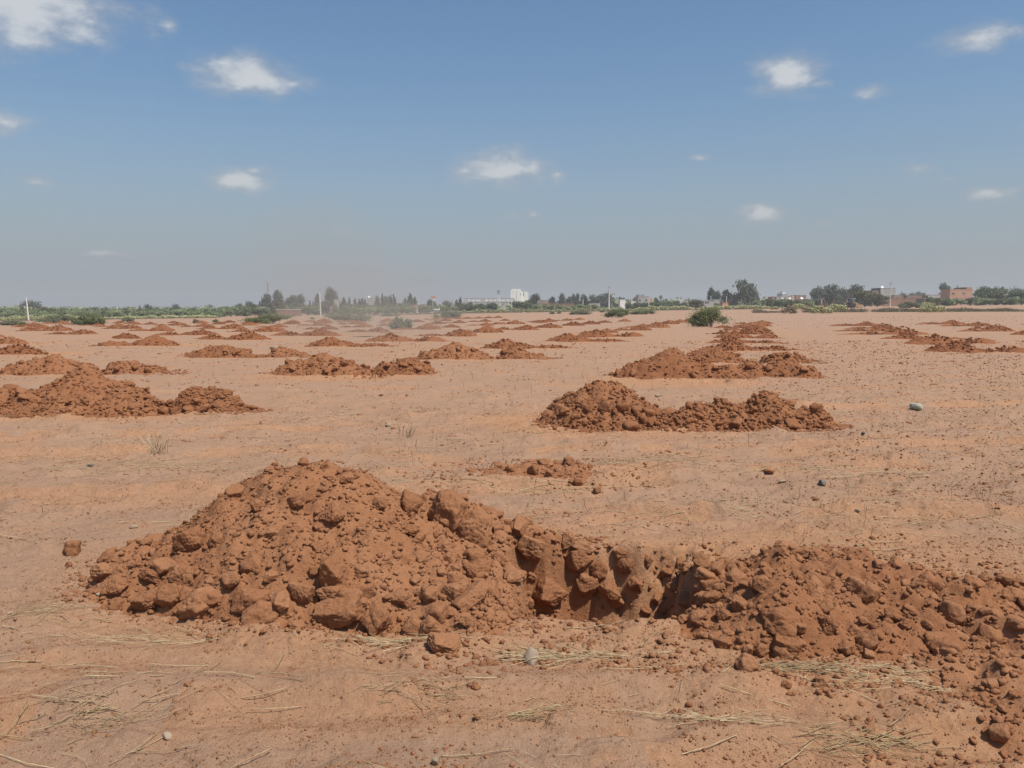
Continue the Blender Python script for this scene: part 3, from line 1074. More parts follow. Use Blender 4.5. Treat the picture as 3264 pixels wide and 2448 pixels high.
xx, yy = xx[keep][:NGR], yy[keep][:NGR]
sz = (.0025 + .0075 * rng.random(len(xx)) ** 3.0) * (1 + yy / 7.0)
tag(scatter('soil_grit', OCT, np.stack([xx, yy, ground(xx, yy) + sz * .1], -1), sz, M_CRUMB, None, .8, False), 'fine earth grit on the near ground', kind='stuff')
# pale gravel on the far strip
NG = 2600
yy = rng.uniform(60, 118, NG)
xx = rng.uniform(-.62, .66, NG) * yy
k = rng.random(NG) < (.25 + .75 * sstep(yy, 66, 88))
xx, yy = xx[k], yy[k]
tag(scatter('gravel', LOW1, np.stack([xx, yy, terr(xx, yy) + .01], -1), .07 + .16 * rng.random(len(xx)) ** 3, M_STONE, None, .6, True), 'pale gravel scattered on the far stony strip', kind='stuff')

# ------------------------------------------------------------------ straw


def straws(pts, lens, yaw, pitch, rad, r):
    """three-sided bent stems"""
    nn = len(pts)
    t = np.array([0, .5, 1.0])
    d = np.stack([np.cos(yaw) * np.cos(pitch), np.sin(yaw) * np.cos(pitch), np.sin(pitch)], -1)
    side = np.stack([-np.sin(yaw), np.cos(yaw), np.zeros(nn)], -1)
    bend = r.normal(0, .06, nn) * lens
    c = pts[:, None, :] + d[:, None, :] * (t[None, :, None] - .0) * lens[:, None, None] + side[:, None, :] * (bend[:, None] * (4 * t * (1 - t))[None])[:, :, None]
    up = np.array([0, 0, 1.0])
    ring = []
    for k in range(3):
        a = 2 * PI * k / 3
        ring.append(c + rad[:, None, None] * (math.cos(a) * side[:, None, :] + math.sin(a) * up[None, None, :]))
    V = np.stack(ring, 2).reshape(nn, 9, 3)          # (n, 3 stations, 3 ring)
    fc = []
    for s in range(2):
        for k in range(3):
            fc.append((s * 3 + k, s * 3 + (k + 1) % 3, s * 3 + 3 + (k + 1) % 3, s * 3 + 3 + k))
    fc = np.array(fc)
    return V.reshape(-1, 3), (fc[None] + (np.arange(nn) * 9)[:, None, None]).reshape(-1, 4)


def lay(x, y, nn, sx, sy, lmin, lmax, yawc, spread, r, rad=.0028):
    px = x + r.normal(0, sx, nn)
    py = y + r.normal(0, sy, nn)
    L = r.uniform(lmin, lmax, nn)
    yaw = yawc + r.normal(0, spread, nn)
    pitch = r.normal(.03, .07, nn)
    g0 = ground(px, py)
    pts = np.stack([px, py, g0 + .008 + .012 * r.random(nn)], -1)
    ex, ey = px + np.cos(yaw) * L, py + np.sin(yaw) * L
    pitch = np.arctan2(ground(ex, ey) + .012 - pts[:, 2], L) + np.abs(pitch)
    return straws(pts, L, yaw, pitch, rad * r.uniform(.6, 1.4, nn), r)


SR = np.random.default_rng(404)
for k, (px, py, nn, sx, sy, yaw, lab) in enumerate([
        (60, 1325, 46, .18, .05, .3, 'dry straw clump at the left edge below the large heap'), (340, 1387, 44, .20, .03, .05, 'thin line of straw below the left toe of the large heap'),
        (880, 1478, 40, .15, .05, -.1, 'loose straw clump on smooth soil at centre front'), (1190, 1425, 56, .10, .03, .2, 'small straw clump beside the pale round stone'),
        (1840, 1605, 110, .20, .05, -.15, 'thick straw clump at lower right'), (1965, 1470, 90, .20, .045, .1, 'straw clump in front of the right rubble'),
        (1700, 1446, 60, .16, .025, -.1, 'straw line along the foot of the right heap'), (860, 1392, 60, .16, .03, -.1, 'straw clump at the foot of the large heap'),
        (180, 1548, 60, .17, .07, .35, 'straw clump at lower left'), (1550, 1562, 40, .16, .03, -.05, 'few straws lying on bare soil right of centre front'),
        (1130, 1555, 34, .13, .02, .1, 'short straw wisp at centre front near the bottom'), (1640, 1110, 50, .5, .05, .05, 'straight line of straw on the field right of the pit'),
        (290, 1010, 60, .35, .15, .2, 'grey straw patch on the field left of the large heap'), (1340, 1425, 30, .12, .03, -.1, 'straws on the ground in front of the pit'),
        (1400, 1010, 40, .3, .08, .1, 'straw patch on the field between pit and second heap'), (1830, 1010, 40, .3, .08, .1, 'straw patch on cloddy ground at right'),
        (1960, 1130, 40, .4, .06, .1, 'straw wisps on the field beyond the right heap'), (1230, 1062, 36, .25, .05, .1, 'straw wisps above the big tilted clod')]):
    p = march(px * 1.4756, py * 1.4756, FGALL)
    V, Fc = lay(p[0], p[1], nn, sx * p[1] / 4.2, sy * p[1] / 4.2, .06 * p[1] / 4.5, .24 * p[1] / 4.5, yaw + (PI if k % 2 else 0), .35, SR, .0013 * max(1, p[1] / 5))
    V = V - np.array([p])
    o = obj('straw_clump', mesh_np('straw_clump', V, Fc, M_STRAW), loc=p)
    tag(o, lab, 'straw', 'straw clumps on the ground', 'stuff')
NS = 900
yy = np.exp(SR.uniform(math.log(2.7), math.log(17), NS * 2))
xx = SR.uniform(-1, 1, NS * 2) * (.64 * yy + .3)
k = sstep(fbm(xx * .9, yy * 1.2 + 5, 3, 141), -.2, .4) > SR.random(NS * 2)
hd = np.full(len(xx), -1.0)
for cones, seed, rel in FGALL:
    hd = np.maximum(hd, heap_H(cones, seed, xx, yy, rel))
k &= hd < -.02
xx, yy = xx[k][:NS], yy[k][:NS]
L = SR.uniform(.04, .26, len(xx)) * (1 + yy / 20)
yaw = SR.choice([0.1, PI - .1, .5, PI], len(xx)) + SR.normal(0, .5, len(xx))
g0 = ground(xx, yy)
pit_ = np.arctan2(ground(xx + np.cos(yaw) * L, yy + np.sin(yaw) * L) - g0, L) + np.abs(SR.normal(0, .05, len(xx)))
V, Fc = straws(np.stack([xx, yy, g0 + .006], -1), L, yaw, pit_, .0012 * (1 + yy / 8) * SR.uniform(.5, 1.4, len(xx)), SR)
tag(obj('straw_litter', mesh_np('straw_litter', V, Fc, M_STRAW)), 'single straws littered over the near field', kind='stuff')
# standing dead stalks on the right
NS = 520
yy = np.exp(SR.uniform(math.log(5.5), math.log(30), NS))
xx = (SR.uniform(-.15, .64, NS)) * yy
V, Fc = straws(np.stack([xx, yy, ground(xx, yy) - .01], -1), SR.uniform(.04, .17, NS) * (1 + yy / 40), SR.uniform(0, 6.28, NS), SR.uniform(.7, 1.5, NS), .0014 * (1 + yy / 9), SR)
tag(obj('dead_stalks', mesh_np('dead_stalks', V, Fc, M_STALK)), 'thin dead stalks standing on the right of the field', kind='stuff')
# a tuft and a few green sprouts
for px, py, mat, nn, lab, nm in [(340, 978, M_STRAW, 24, 'pale dry grass tuft standing on the field at left', 'grass_tuft'), (1243, 903, M_GBUSH, 12, 'small green weed at the left toe of the second heap', 'weed'),
                                 (880, 945, M_STALK, 14, 'wispy dead weed on the field beyond the large heap', 'dead_weed')]:
    p = march(px * 1.4756, py * 1.4756, FGALL)
    V, Fc = straws(np.stack([SR.normal(0, .05, nn), SR.normal(0, .04, nn), np.full(nn, -.01)], -1), SR.uniform(.08, .24, nn), SR.uniform(0, 6.28, nn), SR.uniform(.7, 1.5, nn), np.full(nn, .004), SR)
    tag(obj(nm, mesh_np(nm, V, Fc, mat), loc=p), lab, 'weed')

# ------------------------------------------------------------------ vegetation


def leaves(centres, size, r, tri=False, up=.0):
    nn = len(centres)
    R = rotmats(nn, r)
    q = np.array([[-.5, -.32, 0], [.5, -.32, 0.06], [.42, .34, 0], [-.45, .3, .05]]) if not tri else np.array([[-.5, -.2, 0], [.5, -.1, 0], [0., .35, 0.05]])
    v = np.einsum('nij,vj->nvi', R, q) * size[:, None, None]
    v = v + centres[:, None, :]
    kk = len(q)
    return v.reshape(-1, 3), np.arange(nn * kk).reshape(nn, kk)


def lobe_points(lobes, nn, r, shell=.55):
    vol = np.array([l_[3] * l_[4] * l_[5] for l_ in lobes])
    w = r.choice(len(lobes), nn, p=vol / vol.sum())
    d = r.normal(size=(nn, 3))
    d /= np.linalg.norm(d, axis=1)[:, None]
    rad = (shell + (1 - shell) * r.random(nn)) * (1 + .18 * r.normal(size=nn))
    L_ = np.array(lobes)[w]
    return L_[:, :3] + d * rad[:, None] * L_[:, 3:6]


def make_tree_meshes(kind, seed):
    """unit tree: height 1, crown within about +-.5 sideways"""
    r = np.random.default_rng(seed)
    rp = random.Random(seed)
    lobes, tr = [], MB()
    if kind == 'euc':
        nl = rp.randint(7, 9)
        for k in range(nl):
            a = rp.uniform(0, 6.28)
            h = .24 + .60 * (k + rp.random()) / nl
            w = rp.uniform(.17, .26) * (1.15 - .45 * h)
            rad = rp.uniform(.06, .24) * (1.2 - h * .7)
            lobes.append((rad * math.cos(a), rad * math.sin(a), h, w, w, rp.uniform(.14, .22)))
        lobes.append((rp.uniform(-.08, .08), 0, .84, .14, .14, .15))
        nn, s, trunk = 2400, .055, .06
    elif kind == 'round':
        for k in range(10):
            a = rp.uniform(0, 6.28)
            rad = rp.uniform(.05, .28)
            w = rp.uniform(.16, .26)
            lobes.append((rad * math.cos(a), rad * math.sin(a), .24 + .5 * (k + rp.random()) / 10, w, w, rp.uniform(.15, .24)))
        nn, s, trunk = 2400, .062, .06
    elif kind == 'cyp':
        for k in range(7):
            h = .1 + .125 * k
            w = .34 * (1 - h) ** .7 + .03
            lobes.append((rp.uniform(-.06, .06), rp.uniform(-.06, .06), h, w, w, .12))
        nn, s, trunk = 1100, .10, .05
    else:   # shrub
        for k in range(8):
            a = rp.uniform(0, 6.28)
            rad = rp.uniform(.05, .32)
            w = rp.uniform(.16, .26)
            lobes.append((rad * math.cos(a), rad * math.sin(a), rp.uniform(.2, .68), w, w, rp.uniform(.2, .3)))
        nn, s, trunk = 1500, .085, .03
    pts = lobe_points(lobes, nn, r, .35)
    pts[:, 2] = np.maximum(pts[:, 2], .03)
    top = pts[:, 2].max()
    pts[:, 2] /= top
    pts[:, :2] /= 2 * np.percentile(np.abs(pts[:, :2]), 96)
    lobes = [(q_[0] * 1.2, q_[1] * 1.2, *q_[2:]) for q_ in lobes]
    V, Fc = leaves(pts, s * r.uniform(.6, 1.7, nn), r)
    tr.tube([(0, 0, -.02), (.01, 0, .25), (.0, .01, .6)], [trunk * .6, trunk * .45, trunk * .2], 6)
    for l_ in lobes[:4]:
        tr.tube([(0, 0, .2), (l_[0] * .5, l_[1] * .5, l_[2] * .7), (l_[0] * .9, l_[1] * .9, l_[2])], [trunk * .35, trunk * .25, trunk * .1], 5)
    return (V, Fc), tr


TPROTO = {}
for kind, mats in (('euc', (M_EUC,)), ('round', (M_TREE, M_BROWN, M_EUC)), ('cyp', (M_CYP,)), ('shrub', (M_OLIVE, M_BROWN, M_TREE, M_GREYB))):
    for k in range(4):
        (V, Fc), tr = make_tree_meshes(kind, 6000 + k * 7 + len(kind) * 100)
        tm = tr.mesh('trunk', M_BARK)
        for m in mats:
            TPROTO[(kind, m.name, k)] = (mesh_np('crown', V, Fc, m), tm)


def tree(name, kind, mat, x0, x1, top, Yd, label, cat='tree', group=None, var=0, squash=1.0):
    xc = at((x0 + x1) / 2, Yd)
    wid = (x1 - x0) / F * Yd
    gz = float(terr(xc, Yd))
    hgt = max(.4, ztop(top, Yd) - gz)
    e = empty(name, (xc, Yd, gz), random.uniform(0, 6.28), label, cat, group)
    cm, tm = TPROTO[(kind, mat.name, var % 4)]
    sc = (wid * 1.0, wid * 1.0, hgt)
    obj('crown', cm, e, scale=sc)
    obj('trunk', tm, e, scale=sc)
    return e


G1 = 'trees along the horizon'
TREES = [
    # name, kind, mat, x0, x1, top, dist, label
    ('eucalyptus_tree', 'round', M_EUC, 50, 118, 957, 480, 'dark broad tree behind the leftmost pole'),
    ('round_tree', 'round', M_BROWN, 135, 177, 978, 275, 'brownish bare tree in the scrub right of the leftmost pole'),
    ('eucalyptus_tree', 'euc', M_EUC, 462, 486, 968, 330, 'small grey tree standing above the left orchard belt'),
    ('round_tree', 'round', M_TREE, 528, 562, 977, 330, 'bright green tree at the right end of the left orchard belt'),
    ('eucalyptus_tree', 'round', M_EUC, 552, 576, 968, 420, 'dark tree just behind the bright green orchard tree'),
    ('eucalyptus_tree', 'round', M_EUC, 655, 675, 970, 520, 'tiny dark tree between the thin poles at left'),
    ('eucalyptus_tree', 'euc', M_EUC, 750, 774, 965, 480, 'pair-like small tree left of the eucalyptus group'),
    ('eucalyptus_tree', 'round', M_EUC, 778, 806, 957, 480, 'boxy dark tree left of the eucalyptus group'),
    ('eucalyptus_tree', 'euc', M_EUC, 834, 874, 933, 330, 'leftmost eucalyptus of the group below the mast'),
    ('eucalyptus_tree', 'euc', M_EUC, 868, 908, 924, 330, 'tallest eucalyptus of the group right of the mast'),
    ('eucalyptus_tree', 'euc', M_TREE if False else M_EUC, 908, 946, 938, 340, 'yellowish eucalyptus above the low red wall'),
    ('eucalyptus_tree', 'euc', M_EUC, 944, 976, 935, 350, 'slim eucalyptus at the right end of the red wall'),
    ('eucalyptus_tree', 'euc', M_EUC, 1003, 1022, 932, 350, 'narrow tree directly behind the leaning pole'),
    ('eucalyptus_tree', 'euc', M_EUC, 1026, 1072, 913, 330, 'tall grey eucalyptus right of the leaning pole'),
    ('round_tree', 'round', M_TREE, 1222, 1246, 940, 520, 'round tree among the hazy cypresses'),
    ('round_tree', 'round', M_TREE, 1274, 1312, 962, 330, 'dense round dark tree below the tall cypress'),
    ('round_tree', 'round', M_EUC, 1352, 1388, 953, 420, 'dark round tree behind the orange sign'),
    ('round_tree', 'round', M_EUC, 1412, 1438, 957, 480, 'small tree between the orange sign and the long shed'),
    ('round_tree', 'round', M_OLIVE, 1460, 1545, 964, 300, 'broad olive tree in front of the long shed') if False else ('round_tree', 'round', M_TREE, 1462, 1512, 964, 300, 'left broad bushy tree in front of the long shed'),
    ('round_tree', 'round', M_TREE, 1505, 1550, 965, 300, 'right broad bushy tree in front of the long shed'),
    ('round_tree', 'round', M_TREE, 1550, 1600, 964, 310, 'bushy tree below the water tower'),
    ('round_tree', 'round', M_TREE, 1630, 1672, 958, 320, 'left bushy tree at the foot of the white silo'),
    ('round_tree', 'round', M_TREE, 1660, 1698, 961, 320, 'right bushy tree at the foot of the white silo'),
    ('eucalyptus_tree', 'euc', M_EUC, 1690, 1724, 934, 330, 'dark forked tree just right of the white silo'),
    ('eucalyptus_tree', 'euc', M_EUC, 1748, 1772, 943, 400, 'small tree behind the middle red wall'),
    ('eucalyptus_tree', 'euc', M_EUC, 1780, 1806, 934, 380, 'eucalyptus at the left of the clump behind the middle red wall'),
    ('eucalyptus_tree', 'euc', M_EUC, 1800, 1824, 942, 390, 'low eucalyptus in the clump behind the middle red wall'),
    ('eucalyptus_tree', 'euc', M_EUC, 1820, 1835, 934, 390, 'slim eucalyptus in the clump behind the middle red wall'),
    ('eucalyptus_tree', 'euc', M_EUC, 1833, 1850, 932, 380, 'second slim eucalyptus right of the middle red wall'),
    ('eucalyptus_tree', 'euc', M_EUC, 1845, 1874, 937, 330, 'dark eucalyptus behind the short pole'),
    ('round_tree', 'round', M_EUC, 1882, 1922, 937, 400, 'left half of the dark tree group left of the tall pole'),
    ('round_tree', 'round', M_EUC, 1910, 1954, 929, 400, 'tallest dark tree just left of the tall pole'),
    ('round_tree', 'round', M_EUC, 1950, 1992, 947, 450, 'low dark tree right of the tall pole'),
    ('eucalyptus_tree', 'euc', M_EUC, 2017, 2038, 945, 450, 'small tree left of the grey block house'),
    ('eucalyptus_tree', 'euc', M_EUC, 2086, 2099, 948, 400, 'slim tree right of the grey block house'),
    ('round_tree', 'round', M_TREE, 2098, 2148, 956, 340, 'low round green tree behind the cactus hedge'),
    ('round_tree', 'round', M_EUC, 2145, 2170, 957, 350, 'dark small tree behind the cactus hedge'),
    ('round_tree', 'round', M_BROWN, 2192, 2238, 953, 290, 'brownish tree behind the large green bush'),
    ('eucalyptus_tree', 'euc', M_EUC, 2256, 2282, 912, 340, 'tall lopsided eucalyptus above the flat grey houses'),
    ('eucalyptus_tree', 'euc', M_EUC, 2272, 2300, 925, 345, 'right neighbour of the lopsided eucalyptus'),
    ('eucalyptus_tree', 'euc', M_EUC, 2298, 2334, 920, 330, 'pointed eucalyptus left of the tallest tree'),
    ('round_tree', 'round', M_EUC, 2328, 2354, 936, 330, 'rounded grey tree touching the tallest tree'),
    ('eucalyptus_tree', 'euc', M_EUC, 2344, 2404, 887, 320, 'tallest and widest dark eucalyptus on the horizon'),
    ('eucalyptus_tree', 'euc', M_EUC, 2400, 2418, 926, 330, 'small tree at the right foot of the tallest eucalyptus'),
    ('round_tree', 'round', M_EUC, 2480, 2500, 930, 460, 'dark tree behind the white stair tower'),
    ('eucalyptus_tree', 'round', M_EUC, 2580, 2616, 912, 340, 'upright eucalyptus right of the brick house'),
    ('eucalyptus_tree', 'round', M_EUC, 2616, 2670, 904, 340, 'big eucalyptus second right of the brick house'),
    ('eucalyptus_tree', 'round', M_EUC, 2664, 2702, 915, 345, 'eucalyptus left of the broad brownish tree'),
    ('eucalyptus_tree', 'round', M_EUC, 2694, 2745, 906, 350, 'eucalyptus behind the broad brownish tree'),
    ('round_tree', 'round', M_BROWN, 2720, 2790, 923, 285, 'broad brownish green tree behind the backhoe'),
    ('round_tree', 'round', M_BROWN, 2770, 2824, 936, 280, 'lower brownish tree left of the crossarm pole'),
    ('round_tree', 'round', M_EUC, 2866, 2888, 930, 500, 'first small tree behind the long low walls'),
    ('round_tree', 'round', M_EUC, 2888, 2917, 933, 500, 'second small tree behind the long low walls'),
    ('round_tree', 'round', M_EUC, 2918, 2956, 929, 500, 'third small tree behind the long low walls'),
    ('eucalyptus_tree', 'euc', M_EUC, 2995, 3028, 898, 370, 'tall slim eucalyptus left of the salmon house'),
    ('round_tree', 'round', M_EUC, 3038, 3072, 912, 460, 'dark tree top rising behind the salmon house'),
    ('round_tree', 'round', M_TREE, 3105, 3160, 912, 300, 'left dense dark tree right of the salmon house'),
    ('round_tree', 'round', M_TREE, 3140, 3202, 914, 300, 'right dense dark tree right of the salmon house'),
    ('round_tree', 'round', M_EUC, 3168, 3200, 914, 420, 'grey tree behind the dense dark trees at right'),
    ('round_tree', 'round', M_EUC, 3212, 3262, 914, 420, 'grey tree at the far right edge'),
    ('round_tree', 'round', M_TREE, 3222, 3290, 925, 270, 'big green tree cut by the right picture edge'),
]
for k, t in enumerate(TREES):
    tree(t[0], t[1], t[2], t[3], t[4], t[5], t[6], t[7], 'tree', G1, k)
# cypresses in the hazy centre
for k, (xc, top, w, lab) in enumerate([
        (1077, 942, 8, 'first cypress right of the grey brick column'), (1096, 948, 14, 'second cypress right of the grey brick column'), (1114, 948, 9, 'third cypress right of the grey brick column'),
        (1132, 951, 9, 'fourth cypress right of the grey brick column'), (1146, 952, 10, 'short cypress in the row left of the white dish'), (1156, 948, 9, 'tall cypress in the row left of the white dish'),
        (1164, 952, 9, 'last cypress before the white dish'), (1200, 942, 6, 'first hazy cypress right of the white dish'), (1206, 941, 6, 'second hazy cypress right of the white dish'),
        (1219, 935, 8, 'tall hazy cypress right of the white dish'), (1248, 943, 7, 'thin cypress left of the round hazy tree gap'), (1257, 938, 10, 'pointed cypress midway to the tall one'),
        (1307, 934, 15, 'tallest broad cypress left of the orange sign'), (1322, 946, 14, 'leaning cypress right of the tallest one'), (1292, 950, 12, 'short cypress left of the tallest one'),
        (1455, 955, 10, 'short cypress left of the long shed'), (1467, 946, 9, 'dark pointed cypress at the left end of the long shed'), (988, 956, 6, 'tiny cypress left of the leaning pole'), (998, 958, 6, 'tiny cypress beside the narrow tree'),
        (445, 971, 5, 'tiny pointed cypress above the left belt')]):
    tree('cypress_tree', 'cyp', M_CYP, xc - w * .75, xc + w * .75, top, 430, lab, 'tree', 'cypress trees in the haze', k)

# field-edge shrubs, one by one
SH = []
rs = random.Random(909)
for row, (Yd, x0, x1, step, top, mat) in enumerate([(262, -20, 690, 17, 990, M_OLIVE), (285, -20, 720, 18, 984, M_OLIVE), (320, -10, 830, 19, 981, M_TREE), (300, 690, 1010, 18, 976, M_OLIVE), (340, 760, 1270, 19, 969, M_TREE), (300, 1060, 1300, 20, 977, M_OLIVE),
                                               (310, 1330, 1480, 20, 972, M_OLIVE), (330, 1990, 2280, 22, 964, M_TREE), (290, 2400, 2620, 21, 953, M_OLIVE), (270, 2955, 3280, 24, 948, M_OLIVE), (262, 2460, 2560, 24, 957, M_TREE), (300, 1690, 1900, 22, 973, M_OLIVE)]):
    x = x0
    while x < x1:
        w = step * rs.uniform(.9, 1.7)
        m = mat if rs.random() > .15 else M_BROWN
        SH.append((x, x + w, top + rs.uniform(-3.5, 4), Yd + rs.uniform(-8, 8), m, row))
        x += w * rs.uniform(.62, .95)
ROWL = ['green orchard shrub in the front belt behind the left cactus hedge', 'green orchard shrub in the middle belt behind the left cactus hedge', 'dark shrub in the back belt behind the left cactus hedge', 'green shrub below the eucalyptus group and the leaning pole',
        'dark shrub in the belt below the cypresses', 'green shrub in the belt right of the grey brick column', 'green shrub between the orange sign and the long shed', 'dark shrub behind the cactus hedge right of the block house',
        'green shrub in front of the flat-roofed houses', 'low green shrub in the belt in front of the salmon house', 'dark shrub at the foot of the brick house', 'green shrub in front of the middle red wall']
ONES = 'zeroth first second third fourth fifth sixth seventh eighth ninth tenth eleventh twelfth thirteenth fourteenth fifteenth sixteenth seventeenth eighteenth nineteenth'.split()


def ordinal(k):
    if k < 20:
        return ONES[k]
    t = {2: 'twent', 3: 'thirt', 4: 'fort', 5: 'fift', 6: 'sixt'}[k // 10]
    return t + 'ieth' if k % 10 == 0 else t + 'y-' + ONES[k % 10]


cnt = {}
for k, (x0, x1, top, Yd, m, row) in enumerate(SH):
    cnt[row] = cnt.get(row, 0) + 1
    tree('shrub', 'shrub', m, x0, x1, top, Yd, '%s, %s from left' % (ROWL[row], ordinal(cnt[row])), 'shrub', ROWL[row].replace('shrub', 'shrubs', 1), k)


def bush_mesh(wid, hgt, dep, nn, leaf, mat, seed, wisp=.3):
    r = np.random.default_rng(seed)
    rp = random.Random(seed)
    lobes = []
    for k in range(16):
        a = rp.uniform(0, 6.28)
        rad = rp.random() ** .6 * .36
        w = rp.uniform(.10, .19)
        hh = rp.uniform(.22, .72) * (1.12 - rad * 1.3)
        lobes.append((rad * math.cos(a) * wid, rad * math.sin(a) * dep, hh * hgt, w * wid * .85, w * dep * .85, rp.uniform(.15, .26) * hgt))
    pts = lobe_points(lobes, nn, r, .55)
    nw = int(nn * wisp)
    up = pts[:nw].copy()
    ctr = np.array([0, 0, .2 * hgt])
    up = ctr + (up - ctr) * (1 + .38 * r.random((nw, 1)) ** 1.5)
    pts = np.vstack([pts, up])
    pts[:, 2] = np.maximum(pts[:, 2], .04 * hgt)
    V, Fc = leaves(pts, leaf * r.uniform(.6, 1.6, len(pts)), r, True)
    tw = MB()
    for k in range(9):
        l_ = lobes[k]
        tw.tube([(l_[0] * .1, l_[1] * .1, -.05), (l_[0] * .5, l_[1] * .5, l_[2] * .5), (l_[0], l_[1], l_[2])], [.03, .02, .008], 5)
    return (V, Fc), tw


def bush(x0, x1, top, base, label, mat, seed, leaf=.10, nn=5000):
    Yd = -base if base < 0 else None
    if Yd is None:
        Yd = march_flat((x0 + x1) / 2, base)
    xc = at((x0 + x1) / 2, Yd)
    wid = (x1 - x0) / F * Yd
    gz = float(terr(xc, Yd))
    hgt = ztop(top, Yd) - gz
    (V, Fc), tw = bush_mesh(wid, hgt, min(wid, max(wid * .5, 1.6)), nn, leaf, mat, seed)
    V[:, 2] *= 1.0 / max(1e-3, np.percentile(V[:, 2], 99.6)) * hgt
    V[:, 0] *= wid / max(1e-3, np.ptp(np.percentile(V[:, 0], [.6, 99.4])))
    e = empty('bush', (xc, Yd, gz), 0, label, 'bush', 'low bushes on the field')
    obj('foliage', mesh_np('foliage', V, Fc, mat), e)
    tw.build('branches', M_BARK, e)


def march_flat(px, py):
    t = np.linspace(5, 420, 20000)
    r = ray(px, py)
    z = CAMH + r.z * t / r.y
    k = z <= terr(r.x * t / r.y, t)
    return float(t[np.argmax(k)]) if k.any() else 262.0


for k, b_ in enumerate([
        (2208, 2332, 982, 1042, 'large round green bush at the right centre of the field', M_GBUSH, .10, 5500), (1931, 2006, 985, 1012, 'dome-shaped bright green bush below the tall pole', M_GBUSH, .14, 5000),
        (108, 246, 1004, 1031, 'long low grey green bush at left below the leftmost pole', M_GREYB, .13, 5000), (238, 338, 1002, 1036, 'greener bush joined to the long grey one at left', M_GBUSH, .13, 5000),
        (-10, 78, 1022, 1037, 'low grey bush at the left picture edge', M_GREYB, .12, 2500), (388, 426, 1010, 1026, 'small grey bush right of the joined left bushes', M_GREYB, .13, 1600),
        (796, 932, 999, 1032, 'wide green bush below the low red wall', M_GBUSH, .13, 6000), (1046, 1184, 995, 1025, 'wide pale bush right of the leaning pole', M_GREYB, .13, 5500),
        (1244, 1312, 1013, 1048, 'hazy bush standing among the middle heaps', M_GREYB, .11, 4000), (1380, 1468, 991, 1013, 'flat grey green bush below the orange sign', M_GREYB, .15, 4000),
        (2017, 2097, 987, 1002, 'flat grassy green bush left of the large round bush', M_GBUSH, .15, 3500), (1813, 1880, 989, 1003, 'low grey bush in front of the middle red wall', M_GREYB, .16, 3000),
        (612, 632, 1017, 1030, 'small grey tuft bush at left centre', M_GREYB, .12, 700), (677, 696, 1017, 1028, 'small dark tuft bush right of the grey one', M_GBUSH, .12, 700),
        (920, 953, 992, 1006, 'round grey bush in front of the low red wall', M_GREYB, .18, 1500), (1000, 1052, 991, 1003, 'dark bush at the foot of the leaning pole', M_GBUSH, .2, 1800),
        (1752, 1770, 993, 1001, 'first tiny tuft left of the low grey bush', M_GREYB, .16, 500), (1773, 1788, 993, 1000, 'second tiny tuft left of the low grey bush', M_GREYB, .16, 500), (1912, 1930, 988, 996, 'tiny tuft left of the tall pole foot', M_GREYB, .16, 500),
        (1214, 1270, 1000, 1008, 'flat hazy bush at the far field edge', M_GREYB, .2, 1800), (2494, 2538, 973, -152, 'straw coloured dry bush left of the bright cactus', M_DRYB, .2, 2600), (2860, 2936, 962, -215, 'rounded grey green bush left of the right cactus clump', M_GREYB, .25, 3500),
        (985, 1001, 1011, 1018, 'tiny tuft below the leaning pole', M_GREYB, .12, 300)]):
    bush(b_[0], b_[1], b_[2], b_[3], b_[4], b_[5], 800 + k, b_[6], b_[7])

# cactus: oval pads, clumps and hedges


def pads(centres, r, smin, smax):
    nn = len(centres)
    k = 8
    a = np.arange(k) * 2 * PI / k
    outl = np.stack([.36 * np.cos(a), np.zeros(k), .5 + .5 * np.sin(a)], -1)
    prof = np.vstack([outl * [1, 0, 1] + [0, .05, 0], outl * [1, 0, 1] + [0, -.05, 0]])
    s = r.uniform(smin, smax, nn)
    rz = r.uniform(0, 6.28, nn)
    tl = r.normal(0, .55, nn)
    c, sn_ = np.cos(tl), np.sin(tl)
    x = prof[None, :, 0] * c[:, None] + prof[None, :, 2] * sn_[:, None]
    z = -prof[None, :, 0] * sn_[:, None] + prof[None, :, 2] * c[:, None]
    y_ = np.repeat(prof[None, :, 1], nn, 0)
    X_ = x * np.cos(rz)[:, None] - y_ * np.sin(rz)[:, None]
    Y_ = x * np.sin(rz)[:, None] + y_ * np.cos(rz)[:, None]
    V = np.stack([X_, Y_, z], -1) * s[:, None, None] + centres[:, None, :]
    base = (np.arange(nn) * 2 * k)[:, None, None]
    caps = np.array([list(range(k - 1, -1, -1)), list(range(k, 2 * k))])[None] + base
    sides = np.array([(i_, (i_ + 1) % k, k + (i_ + 1) % k, k + i_) for i_ in range(k)])[None] + base
    return V.reshape(-1, 3), [caps.reshape(-1, k), sides.reshape(-1, 4)]


